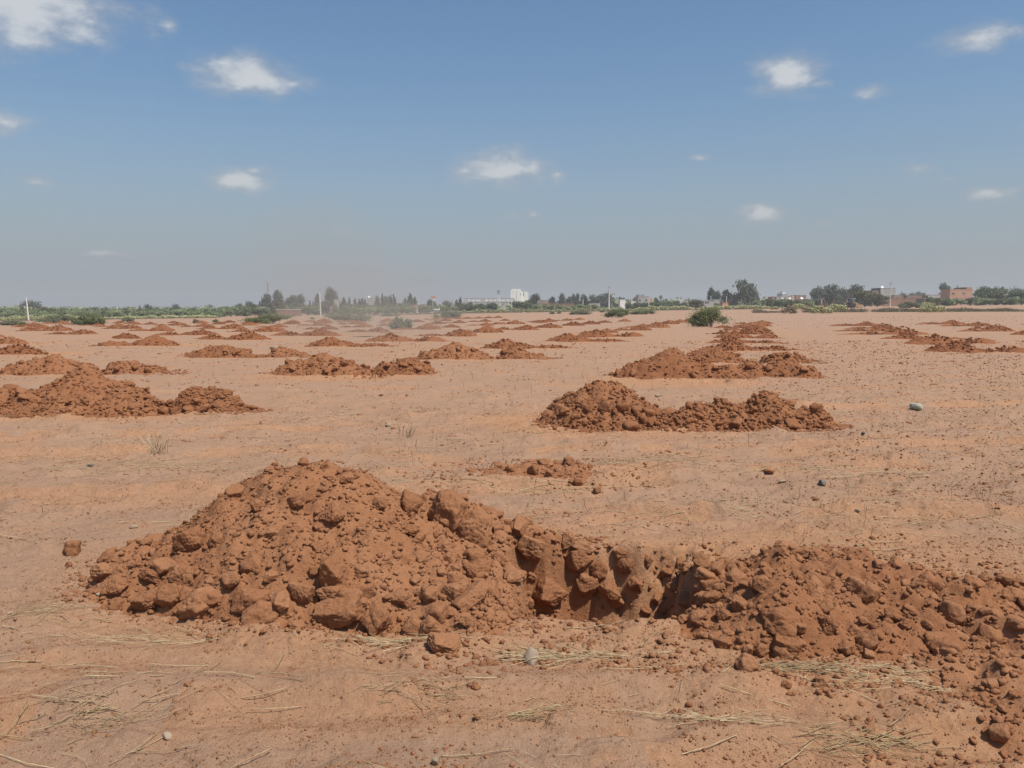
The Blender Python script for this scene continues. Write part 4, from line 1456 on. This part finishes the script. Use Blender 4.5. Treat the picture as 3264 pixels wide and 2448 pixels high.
def cactus(name, x0, x1, top, Yd, label, mat, seed, dep, nn, smin=.25, smax=.45, uneven=.35):
    r = np.random.default_rng(seed)
    xa, xb = at(x0, Yd), at(x1, Yd)
    xc = (xa + xb) / 2
    gz = float(terr(xc, Yd))
    hg = ztop(top, Yd) - gz
    xs = r.uniform(xa - xc, xb - xc, nn)
    ysd = r.uniform(-dep / 2, dep / 2, nn)
    env = (1 - uneven) + uneven * np.clip(.5 + 1.1 * fbm(xs * .45 + seed, xs * 0 + 2.2, 3, seed), 0, 1)
    edge = 1 - np.abs(xs / (max(1e-3, (xb - xa) / 2))) ** 6 * .6
    z = r.random(nn) ** .75 * np.maximum(.1, (hg * env * edge - smax * .6))
    zz_ = terr(xs + xc, ysd + Yd) - gz + z
    V, Fc = pads(np.stack([xs, ysd, zz_], -1), r, smin, smax)
    e = empty(name, (xc, Yd, gz), 0, label, 'cactus', 'prickly pear cactus')
    o = obj('pads', mesh_np('pads', V, Fc, mat), e)
    o['kind'] = 'stuff'
    return e


cactus('cactus_clump', 2590, 2648, 974, 148, 'bright prickly pear clump at the field bund in front of the cab', M_CACT, 31, 2.6, 420, .22, .38)
cactus('cactus_clump', 2643, 2692, 964, 175, 'bright prickly pear clump right behind the first one', M_CACT, 32, 2.6, 360, .25, .42)
cactus('cactus_clump', 2936, 3010, 969, 146, 'pale yellow green prickly pear clump on the bund at right', M_CACT, 33, 2.8, 420, .22, .38)
cactus('cactus_clump', 2936, 2978, 961, 225, 'prickly pear clump behind the pale right one', M_CACT, 34, 2.5, 260, .3, .45)
cactus('cactus_clump', 2524, 2572, 967, 215, 'prickly pear clump right of the dry bush', M_CACT, 35, 2.5, 300, .3, .45)
cactus('cactus_clump', 2458, 2478, 974, 225, 'small prickly pear clump left of the dry bush', M_CACT, 41, 2, 90, .3, .45)
cactus('cactus_hedge', 2020, 2205, 974, 265, 'bright prickly pear hedge left of the large green bush', M_CACT, 36, 3, 1500, .3, .5)
cactus('cactus_hedge', 2225, 2455, 972, 262, 'prickly pear hedge behind the large green bush', M_CACT, 37, 3, 1700, .3, .5)
cactus('cactus_hedge', 1405, 1760, 982, 275, 'prickly pear hedge in front of the shed and silo', M_CACTD, 38, 3.5, 1900, .3, .5, .6)
cactus('cactus_hedge', 1760, 2020, 978, 275, 'patchy prickly pear hedge around the tall pole', M_CACTD, 39, 3.5, 1300, .3, .5, .7)
cactus('cactus_hedge', -40, 290, 1001, 252, 'yellow green prickly pear hedge at the far left field edge', M_CACT, 40, 4, 2200, .3, .5, .5)
cactus('cactus_hedge', 290, 690, 1004, 250, 'low prickly pear hedge along the left field edge', M_CACT, 42, 3, 2000, .3, .5, .5)

# dry grass on the bund and field edges


def grass_strip(x0, x1, Y0, Y1, hgt, nn, label, seed, mat=M_GRASS):
    r = np.random.default_rng(seed)
    t = r.random(nn)
    Yd = Y0 + (Y1 - Y0) * t + r.normal(0, .8, nn)
    xp = at(x0, 1) * 1.0 + (at(x1, 1) - at(x0, 1)) * t
    xs = xp * Yd
    k = fbm(xs * .35, xs * 0 + seed, 3, seed) > -.35
    xs, Yd = xs[k], Yd[k]
    nn = len(xs)
    env = .5 + .7 * np.clip(.5 + fbm(xs * .22, xs * 0, 3, seed + 3), 0, 1)
    V, Fc = straws(np.stack([xs, Yd, terr(xs, Yd) - .02], -1), hgt * env * r.uniform(.5, 1.1, nn), r.uniform(0, 6.28, nn), r.uniform(.6, 1.5, nn), np.full(nn, .03), r)
    tag(obj('dry_grass', mesh_np('dry_grass', V, Fc, mat)), label, kind='stuff')


grass_strip(2400, 3400, 165, 141, .75, 9000, 'dry grey grass along the bund at right', 61)
grass_strip(1330, 2420, 268, 262, .5, 5000, 'dry grass at the foot of the middle cactus hedge', 62)
grass_strip(-60, 700, 248, 246, .5, 3500, 'dry grass at the foot of the left cactus hedge', 63)
grass_strip(1180, 1480, 250, 262, .6, 2500, 'dry grass at the hazy middle field edge', 64)

# far woodland that reads as one mass
r = np.random.default_rng(99)
nn = 26000
Yd = r.uniform(430, 1500, nn)
xp = r.uniform(-.80, .80, nn)
xs = xp * Yd
hh = 2.2 + 3.0 * np.clip(.4 + fbm(xs * .02, Yd * .01, 3, 7), 0, 1.2)
pts = np.stack([xs, Yd, terr(xs, Yd) + r.random(nn) * hh], -1)
V, Fc = leaves(pts, r.uniform(1.6, 3.4, nn), r)
tag(obj('far_woodland', mesh_np('far_woodland', V, Fc, M_OLIVE)), 'far belt of scrub and trees along the horizon', kind='stuff')

# ------------------------------------------------------------------ poles, mast, towers


def pole(px, base_d, top, label, lean=0.0, rad=.13, dark=0.0, cap=None, name='utility_pole'):
    X0 = at(px, base_d)
    gz = float(terr(X0, base_d))
    h = ztop(top, base_d) - gz
    e = empty(name, (X0, base_d, gz), 0, label, 'pole', 'utility poles')
    MB().tube([(0, 0, -.2), (lean * h * .5, 0, h * .5), (lean * h, 0, h * (1 - dark))], [rad * 1.25, rad, rad * .75], 8).build('shaft', M_POLE, e)
    if dark:
        MB().tube([(lean * h, 0, h * (1 - dark)), (lean * h, 0, h)], [rad * .5, rad * .4], 6).build('bracket', M_STEEL, e)
    m = MB().box(lean * h - .45, lean * h + .45, -.06, .06, h * .93, h * .93 + .1)
    m.build('crossarm', M_STEEL, e)
    return e, h


pole(89, 247, 948, 'leftmost pale concrete pole leaning slightly left', -.05, .19)
pole(77, 420, 974, 'short grey pole beside the leftmost pole', 0, .18)
pole(374, 420, 977, 'thin pale pole in the left scrub', 0, .16)
pole(647, 500, 974, 'faint thin pole far left of the eucalyptus group', 0, .15)
pole(706, 450, 970, 'thin pale pole second left of the eucalyptus group', 0, .16)
pole(781, 430, 967, 'thin pale pole in front of the boxy dark tree', 0, .16)
pole(1022, 252, 921, 'pale concrete pole leaning in front of the eucalyptus', -.035, .17, .12)
pole(1941, 305, 911, 'tallest pale concrete pole right of centre', 0, .21, .17)
pole(1858, 310, 944, 'short pole in front of the middle trees', 0, .15, .2)
pole(1880, 400, 956, 'far short pole right of the middle trees', 0, .16)
pole(1891, 420, 951, 'faint pole in the dark tree group', 0, .16)
pole(1631, 300, 962, 'pale pole left of the silo foot', 0, .13)
pole(2068, 300, 945, 'pale pole at the corner of the grey block house', 0, .13)
pole(2265, 320, 943, 'thin pole in front of the lopsided eucalyptus', 0, .12)
pole(2315, 320, 944, 'thin pole in front of the pointed eucalyptus', 0, .12)
pole(2526, 340, 934, 'thin pole in front of the brick house', 0, .14)
e, h = pole(2837, 290, 899, 'crossarm power pole in front of the grey block building', 0, .16)
m = MB()
m.box(-.75, .75, -.06, .06, h * .90, h * .90 + .12).box(-.30, .30, -.06, .06, h * .985, h * .985 + .1)
m.tube([(-.35, 0, h), (0, 0, h * .9)], [.05, .05], 5).tube([(.35, 0, h), (0, 0, h * .9)], [.05, .05], 5)
m.build('bracing', M_STEEL, e)

# lattice mast, red and white
Yd = 620
gx = at(855, Yd)
gz = float(terr(gx, Yd))
h = ztop(898, Yd) - gz
e = empty('radio_mast', (gx, Yd, gz), 0, 'tall thin red and white radio mast above the left eucalyptus', 'mast')
for k in range(6):
    z0, z1 = h * k / 6, h * (k + 1) / 6
    w = .75 - .11 * k
    m = MB()
    for sx_, sy_ in ((-1, -1), (1, -1), (1, 1), (-1, 1)):
        m.tube([(sx_ * w, sy_ * w, z0), (sx_ * (w - .11), sy_ * (w - .11), z1)], [.12, .12], 5)
    for q in range(4):
        zz0 = z0 + (z1 - z0) * q / 4
        m.tube([(-w, -w, zz0), (w, -w, zz0 + (z1 - z0) / 4)], [.07, .07], 4).tube([(w, w, zz0), (-w, w, zz0 + (z1 - z0) / 4)], [.07, .07], 4)
    m.build('mast_section', M_BROWNW if k >= 4 else M_PLASTIC, e)
MB().tube([(0, 0, h * .98), (0, 0, h * 1.02)], [.06, .03], 5).build('aerial', M_STEEL, e)

# hazy water tower with dark box head
Yd = 520
gx = at(1589, Yd)
gz = float(terr(gx, Yd))
h = ztop(925, Yd) - gz
e = empty('water_tower', (gx, Yd, gz), 0, 'slim hazy tower with a dark box head left of the silo', 'tower')
for sx_, sy_ in ((-1, -1), (1, -1), (1, 1), (-1, 1)):
    MB().tube([(sx_ * .9, sy_ * .9, 0), (sx_ * .55, sy_ * .55, h * .82)], [.16, .14], 6).build('leg', M_POLE, e)
MB().box(-.8, .8, -.8, .8, h * .8, h * .97).prism([(-1.0, h * .97), (1.0, h * .97), (.5, h), (-.5, h)], -.9, .9).build('tank', M_STEEL, e)
MB().box(-.8, .8, -.75, .75, h * .42, h * .45).build('platform', M_STEEL, e)

# orange advertising board on a post, white board below
Yd = 320
gx = at(1381, Yd)
gz = float(terr(gx, Yd))
zt, zb = ztop(943, Yd) - gz, ztop(951.5, Yd) - gz
e = empty('sign_board', (gx, Yd, gz), 0, 'faded orange board on a thin post in the haze', 'sign')
MB().tube([(-.15, 0, 0), (-.15, 0, zb + .2)], [.12, .1], 6).build('post', M_POLE, e)
MB().box(-.85, .85, -.09, .0, zb, zt).build('panel', M_ORANGE, e)
MB().box(.1, .8, -.08, .0, zb - .75, zb - .12).build('lower_panel', M_PLASTIC, e)
# white pick-up bed / trailer seen over the cactus
Yd = 292
gx = at(1392, Yd)
gz = float(terr(gx, Yd))
zt, zb = ztop(981, Yd) - gz, ztop(988, Yd) - gz
e = empty('white_trailer', (gx, Yd, gz), 0, 'low white trailer-like object beside the orange board post', 'trailer')
MB().prism([(-1.05, zb), (1.0, zb - .05), (1.05, zt), (.85, zt), (.75, zb + .45), (-1.05, zb + .4)], -.5, .5).build('bed', M_PLASTIC, e)
for sx_ in (-.5, .5):
    MB().tube([(sx_, -.6, .3), (sx_, -.45, .3)], [.3, .3], 10).build('wheel', M_RUBBER, e)
MB().box(-.9, .9, -.4, .4, .3, zb + .02).build('chassis', M_STEEL, e)

# ------------------------------------------------------------------ buildings
WALLS = {}


def house(name, label, parts, Yd, wins=(), group=None, dep=7.0, cat='house', doors=()):
    """parts: (part name, x0, x1, top, material[, set back[, bottom px]]) in photograph pixels; windows likewise"""
    xc = at(sum((p[1] + p[2]) / 2 for p in parts) / len(parts), Yd)
    gz = float(terr(xc, Yd))
    e = empty(name, (xc, Yd, gz), 0, label, cat, group)
    e['kind'] = 'thing'
    for p in parts:
        nm, x0, x1, top, mat = p[:5]
        sb = p[5] if len(p) > 5 else 0.0
        zb = (ztop(p[6], Yd) - gz) if len(p) > 6 else -.6
        X0, X1 = at(x0, Yd) - xc, at(x1, Yd) - xc
        zt = ztop(top, Yd) - gz
        m = MB().box(X0, X1, sb, sb + dep, zb, zt)
        o = m.build(nm, mat, e)
        if nm in ('wall', 'upper_storey'):
            t = MB()
            t.box(X0 - .06, X1 + .06, sb - .06, sb + .16, zt - .02, zt + .18).box(X0 - .06, X1 + .06, sb + dep - .16, sb + dep + .06, zt - .02, zt + .18)
            t.box(X0 - .055, X0 + .16, sb + .161, sb + dep - .161, zt - .015, zt + .18).box(X1 - .16, X1 + .055, sb + .161, sb + dep - .161, zt - .015, zt + .18)
            t.build('parapet', mat, o)
    for w in wins:
        x0, x1, t_, b_ = w[:4]
        sb = w[4] if len(w) > 4 else 0.0
        X0, X1, z1, z0 = at(x0, Yd) - xc, at(x1, Yd) - xc, ztop(t_, Yd) - gz, ztop(b_, Yd) - gz
        fr = MB().box(X0 - .08, X1 + .08, sb - .06, sb + .02, z0 - .10, z0 - .002).box(X0 - .08, X0, sb - .05, sb + .02, z0, z1 + .08).box(X1, X1 + .08, sb - .05, sb + .02, z0, z1 + .08).box(X0, X1, sb - .05, sb + .02, z1, z1 + .08)
        o = fr.build('window', M_GREYW, e)
        MB().box(X0, X1, sb - .02, sb + .04, z0, z1).build('pane', M_DARK, o)
    for w in doors:
        x0, x1, t_ = w[:3]
        sb = w[3] if len(w) > 3 else 0.0
        X0, X1, z1 = at(x0, Yd) - xc, at(x1, Yd) - xc, ztop(t_, Yd) - gz
        MB().box(X0, X1, sb - .04, sb + .05, -.1, z1).build('door', M_DARK, e)
    return e


def dish(px, py, Yd, label, size=.9):
    size *= .72
    X0, Z0 = at(px, Yd), ztop(py, Yd)
    e = empty('satellite_dish', (X0, Yd, Z0), 0, label, 'dish', 'white satellite dishes')
    m = MB()
    n_, rings = 12, [(0, .16), (.5, .10), (.85, .03), (1.0, 0)]
    V = []
    for rr_, dd in rings:
        V += [(rr_ * size * math.cos(2 * PI * k / n_) + 0, dd * size * 1.2, rr_ * size * math.sin(2 * PI * k / n_)) for k in range(n_)]
    Fc = []
    for i_ in range(3):
        Fc += [(i_ * n_ + k, i_ * n_ + (k + 1) % n_, (i_ + 1) * n_ + (k + 1) % n_, (i_ + 1) * n_ + k) for k in range(n_)]
    m.add(V, Fc)
    o = m.build('reflector', M_PLASTIC, e)
    o.rotation_euler = (-.5, 0, .15)
    MB().tube([(0, .25 * size, -.1), (0, .3 * size, -1.4 * size)], [.05, .06], 6).build('mount', M_STEEL, e)
    MB().tube([(0, .0, -.9 * size), (0, -.7 * size, -.25 * size)], [.03, .03], 5).build('feed_arm', M_STEEL, e)


# white silo: two tall rounded blocks
Yd = 690
xc = at(1655, Yd)
gz = float(terr(xc, Yd))
e = empty('white_silo', (xc, Yd, gz), 0, 'tall white twin-block silo building on the horizon', 'silo')
for x0, x1, top, sb in ((1628, 1663, 921, 0.), (1660, 1684, 929.5, 1.2)):
    X0, X1, zt = at(x0, Yd) - xc, at(x1, Yd) - xc, ztop(top, Yd) - gz
    c_ = 1.1
    pts = [(X0, -.5), (X1, -.5), (X1, zt - c_), (X1 - .4 * c_, zt - .25 * c_), (X1 - c_, zt), (X0 + c_, zt), (X0 + .4 * c_, zt - .25 * c_), (X0, zt - c_)]
    o = MB().prism(pts, sb, sb + 9).build('block', M_WHITE, e)
    for fx in (.0, .33, .66):
        MB().box(X0 + (X1 - X0) * (fx + .165) - .05, X0 + (X1 - X0) * (fx + .165) + .05, sb - .03, sb + .1, 0, zt - c_ * 1.1).build('joint', M_POLE, o)
for x0, x1, t_, b_, sb in ((1645.3, 1646.9, 927, 962, 0), (1668.0, 1670.2, 931.5, 944, 1.2), (1658, 1659.6, 936, 939.5, 0), (1635.2, 1636.8, 930, 933, 0), (1661.5, 1663, 923.5, 926, -.0)):
    MB().box(at(x0, Yd) - xc, at(x1, Yd) - xc, sb - .08, sb + .2, ztop(b_, Yd) - gz, ztop(t_, Yd) - gz).build('slot_window', M_GREYW if b_ > 950 else M_DARK, e)

# long shed with pale roof sheets
Yd = 560
xc = at(1556, Yd)
gz = float(terr(xc, Yd))
e = empty('long_shed', (xc, Yd, gz), 0, 'long low shed with pale roof sheets left of the silo', 'shed')
X0, X1 = at(1474, Yd) - xc, at(1640, Yd) - xc
zt, zm = ztop(952, Yd) - gz, ztop(961, Yd) - gz
MB().box(X0, X1, 0, 14, -.5, zm).build('wall', M_GREYW, e)
MB().prism([(X0 - .3, zm), (X0 + 4, zt), (X1, zt), (X1, zm)], .2, 13.8).build('roof', M_GREYW, e)
nb = 11
for k in range(nb):
    a0 = X0 + 3.2 + (X1 - X0 - 3.5) * k / nb
    if k in (3,):
        continue
    wd = (X1 - X0) / nb * random.uniform(.55, .8)
    z1_ = zt - .35 - .1 * (k % 3)
    MB().add([(a0, -.25, zm - .1), (a0 + wd, -.25, zm - .1), (a0 + wd + .8, .15, z1_), (a0 + .8, .15, z1_), (a0, -.13, zm - .2), (a0 + wd, -.13, zm - .2), (a0 + wd + .8, .27, z1_), (a0 + .8, .27, z1_)],
             [(0, 1, 2, 3), (7, 6, 5, 4), (0, 4, 5, 1), (1, 5, 6, 2), (2, 6, 7, 3), (3, 7, 4, 0)]).build('roof_sheet', M_ROOF, e)
MB().box(X0 + 1, X1, .3, .8, zt - .02, zt + .35).build('ridge', M_STEEL, e)

house('block_house', 'unfinished grey block house with two dark windows', [('wall', 2035, 2070, 946, M_GREYW), ('upper_storey', 2035.5, 2053, 940, M_GREYW, .3, 946.5), ('side_wall', 2070.2, 2079, 951, M_ORANGE, .6)], 350,
      [(2037.5, 2042, 954.5, 960), (2056.5, 2062, 954.5, 960.5), (2047, 2051, 943.5, 948, .3)])
house('low_house', 'low white house left of the grey block house', [('wall', 2012, 2034, 961, M_POLE)], 380)
house('pale_house', 'pale pinkish flat house behind the brownish tree', [('wall', 2168, 2202, 960, M_POLE)], 380, [(2180, 2184, 964, 968)])
house('grey_house', 'low grey flat house with a wide dark opening under the eucalyptus', [('wall', 2244, 2276, 960.5, M_GREYW)], 300, [(2247, 2259, 963, 966.5)])
house('grey_house', 'larger pale grey flat house beside the red panel', [('wall', 2272, 2309, 955.5, M_GREYW), ('roof_tank', 2278, 2284, 954, M_PLASTIC, 2)], 330)
house('painted_wall', 'small red painted wall under the pointed eucalyptus', [('wall', 2303, 2321, 966, M_ORANGE)], 290, dep=.4, cat='wall')
house('grey_house', 'grey flat-roofed house with dark left annex', [('wall', 2474, 2521, 946, M_GREYW), ('annex', 2462, 2473.6, 945.5, M_BROWNW, .5), ('upper_storey', 2493, 2511, 938, M_GREYW, .8, 946.6), ('stair_tower', 2496, 2506, 932, M_WHITE, 1.5, 938.5)], 380,
      [(2500, 2503.5, 949, 952), (2484, 2487, 949, 952)])
house('brick_house', 'red brick flat-roofed house right of the grey one', [('wall', 2536, 2568.5, 942, M_BROWNW), ('wing', 2521.5, 2535.6, 943, M_PINK, .3)], 385, [(2549, 2552, 947, 951)])
house('grey_wall', 'low grey wall below the grey flat-roofed house', [('wall', 2484, 2512, 954, M_GREYW)], 330, dep=.4, cat='wall')
house('red_wall', 'long red earth wall behind the eucalyptus row at right', [('wall', 2538, 2690, 955, M_BRICK)], 345, dep=.4, cat='wall')
house('block_building', 'tall grey concrete block building with roof lumps at right', [('wall', 2805, 2852, 919, M_GREYW), ('side_wing', 2781, 2804.6, 925.5, M_BROWNW, .4), ('roof_box', 2800, 2806.2, 918.5, M_DARK, .6, 926), ('roof_lump', 2818, 2829, 917, M_STEEL, 2, 919.5)], 340, [(2790, 2794, 931, 936, .4)])
house('low_walls', 'long low brown walled yard right of the crossarm pole', [('wall', 2846, 2936, 942, M_BROWNW), ('gate', 2936.4, 2957, 942, M_DARK, .2), ('store', 2880, 2888.5, 941, M_DARK, -.6, 949)], 330, dep=3, cat='wall')
house('grey_wall', 'long grey wall left of the salmon house', [('wall', 2957.5, 3030, 940, M_GREYW)], 345, dep=.5, cat='wall')
house('red_wall', 'red earth wall with a dark doorway in front of the low yard', [('wall', 2812, 2985, 951, M_BRICK)], 300, (), None, .5, 'wall', [(2919, 2946, 953)])
house('salmon_house', 'salmon orange flat-roofed house with two windows', [('wall', 3026, 3098, 923, M_PINK), ('upper_storey', 3080, 3098, 917, M_PINK, .5, 923.2), ('water_tank', 3072, 3079.6, 916.5, M_DARK, .8, 923.0)], 320,
      [(3033, 3040, 933.5, 938.5), (3067, 3073, 933, 937.5)])
house('far_red_house', 'low reddish house between the dark trees at far right', [('wall', 3194, 3242, 932, M_BROWNW), ('porch', 3182, 3199, 929.5, M_GREYW, -.5)], 330)
house('red_wall', 'low red earth wall below the left eucalyptus group', [('wall', 880, 959, 987, M_BRICK), ('coping', 879, 960, 985.8, M_POLE, -.1, 987.2)], 272, dep=.45, cat='wall')
house('brick_column', 'grey and brick column building right of the tall eucalyptus', [('wall', 1064.5, 1075.5, 955, M_GREYW), ('brick_base', 1066, 1075, 971, M_BRICK, -.3), ('annex', 1050, 1064, 975, M_BRICK, .5)], 320, [(1066, 1069, 966, 970)], dep=3)
house('hazy_house', 'grey hazy flat house under the white dish', [('wall', 1171, 1216, 950, M_GREYW)], 480, [(1192, 1198, 965, 969)])
house('white_house', 'low pale houses with white specks left of the orange sign', [('wall', 1306, 1352, 972, M_BRICK), ('annex', 1305, 1314, 982, M_PLASTIC, -1), ('shelter', 1329, 1347, 981, M_PLASTIC, -1.5)], 340, [(1331, 1336, 983, 987, -1.5)])
house('red_wall', 'middle red earth wall right of the white silo', [('wall', 1727, 1831, 969, M_BRICK)], 330, dep=.5, cat='wall')
house('hazy_house', 'hazy brown house behind the middle red wall', [('wall', 1723, 1752, 958, M_BROWNW)], 460)
house('grey_wall', 'pale grey wall left of the tall pole', [('wall', 1870, 1913, 968, M_GREYW)], 350, dep=.5, cat='wall')
house('white_house', 'small white roofed house under the low dark tree', [('wall', 1976, 1993, 956, M_WHITE)], 400)
for a in [(1177, 946, 478, 'white dish on the hazy house', 1.0), (2494, 952, 370, 'first white dish on the grey flat-roofed house', .8), (2517, 951.5, 370, 'second white dish on the grey flat-roofed house', .8), (2555, 950.5, 375, 'white dish on the brick house', .9),
          (2810, 915, 342, 'white dish on top of the tall block building', .85), (3013, 945, 335, 'white dish beside the salmon house', .9), (1334, 970.5, 342, 'upper white dish left of the orange sign', .45), (1327, 974, 340, 'lower white dish left of the orange sign', .45)]:
    dish(*a)

# ------------------------------------------------------------------ backhoe loaders


def backhoe(px, Yd, label, rz):
    xc = at(px, Yd)
    e = empty('backhoe_loader', (xc, Yd, float(terr(xc, Yd))), rz, label, 'tractor', 'yellow backhoe loaders')
    MB().prism([(-1.6, .75), (1.5, .75), (1.7, 1.0), (1.65, 1.45), (.5, 1.6), (-1.5, 1.45)], -.45, .45).build('body', M_YELLOW, e)
    cab = MB().box(-.95, .55, -.70, .70, 2.72, 2.86).build('cab_roof', M_ROOF, e)
    for x_, y_ in ((-.9, -.66), (.5, -.66), (.5, .66), (-.9, .66)):
        MB().box(x_ - .05, x_ + .05, y_ - .05, y_ + .05, 1.4, 2.72).build('cab_pillar', M_DARK, e)
    MB().box(-.84, .44, -.64, .64, 1.42, 2.715).build('cab_glass', M_GLASS, e)
    for x_, rr_ in ((-1.05, .78), (1.2, .52)):
        for y_ in (-.95, .62):
            o = MB().tube([(x_, y_, rr_), (x_, y_ + .34, rr_)], [rr_, rr_], 16).build('wheel', M_RUBBER, e)
            MB().tube([(x_, y_ - .02, rr_), (x_, y_ + .36, rr_)], [rr_ * .5, rr_ * .5], 10).build('rim', M_YELLOW, o)
    MB().prism([(2.1, .15), (2.9, .1), (2.95, .25), (2.45, .35), (2.4, 1.0), (2.2, .95)], -1.1, 1.1).build('bucket', M_YELLOW, e)
    for y_ in (-.6, .5):
        MB().tube([(1.0, y_, 1.5), (1.9, y_, 1.1), (2.3, y_, .6)], [.09, .09, .08], 6).build('loader_arm', M_YELLOW, e)
    MB().tube([(-1.6, 0, 1.1), (-2.4, 0, 2.5), (-3.0, 0, 1.5), (-2.8, 0, .6)], [.16, .14, .12, .1], 6).build('digger_arm', M_YELLOW, e)
    MB().prism([(-3.05, .15), (-2.55, .2), (-2.6, .75), (-3.0, .7)], -.3, .3).build('digger_bucket', M_DARK, e)
    for y_ in (-.9, .9):
        MB().tube([(-1.7, y_ * .6, .9), (-1.9, y_, .1)], [.08, .08], 6).build('stabiliser', M_YELLOW, e)


backhoe(2717, 250, 'yellow backhoe loader working in the field left of the brownish tree', -1.15)
backhoe(2619, 262, 'backhoe cab half hidden behind the bright cactus clump', 1.2)

# ------------------------------------------------------------------ air
hz, n, l, b = new_mat('dusty_air')
n.clear()
out = n.new('ShaderNodeOutputMaterial')
pv = n.new('ShaderNodeVolumePrincipled')
pv.inputs['Color'].default_value = (.86, .84, .82, 1)
pv.inputs['Density'].default_value = .00052
pv.inputs['Anisotropy'].default_value = .1
l.new(pv.outputs[0], out.inputs['Volume'])
o = MB().box(-1900, 1900, -90, 2600, -8, 42).build('haze', hz)
tag(o, 'thin dusty air over the plain', kind='stuff')

# dust blown off the middle heaps: a few thin puffs of even density that overlap
dm_, n, l, b = new_mat('blown_dust')
n.clear()
out = n.new('ShaderNodeOutputMaterial')
pv = n.new('ShaderNodeVolumePrincipled')
pv.inputs['Color'].default_value = (.80, .66, .54, 1)
pv.inputs['Density'].default_value = .010
l.new(pv.outputs[0], out.inputs['Volume'])
bmv, bmf = ICO[3]
for k, (px, Yd, sx_, sy_, sz_, z0) in enumerate([(1150, 40, 4.5, 6, 1.6, .3), (1260, 44, 4.0, 6, 1.3, .3), (1080, 52, 5.0, 7, 2.6, 1.0), (1200, 60, 7.0, 8, 2.8, 1.2), (1330, 52, 4.5, 6, 1.5, .4), (1010, 70, 6.0, 8, 5.5, 3.6)]):
    xc = at(px, Yd)
    V = bmv * np.array([sx_, sy_, sz_]) * (1 + .12 * n3(bmv * 1.6 + k * 3.1, 40 + k))[:, None]
    o = obj('dust_cloud', mesh_np('dust_cloud', V, bmf, dm_, True), loc=(xc, Yd, z0 + sz_ * .35))
    tag(o, 'thin brown dust drifting over the middle heaps', kind='stuff')
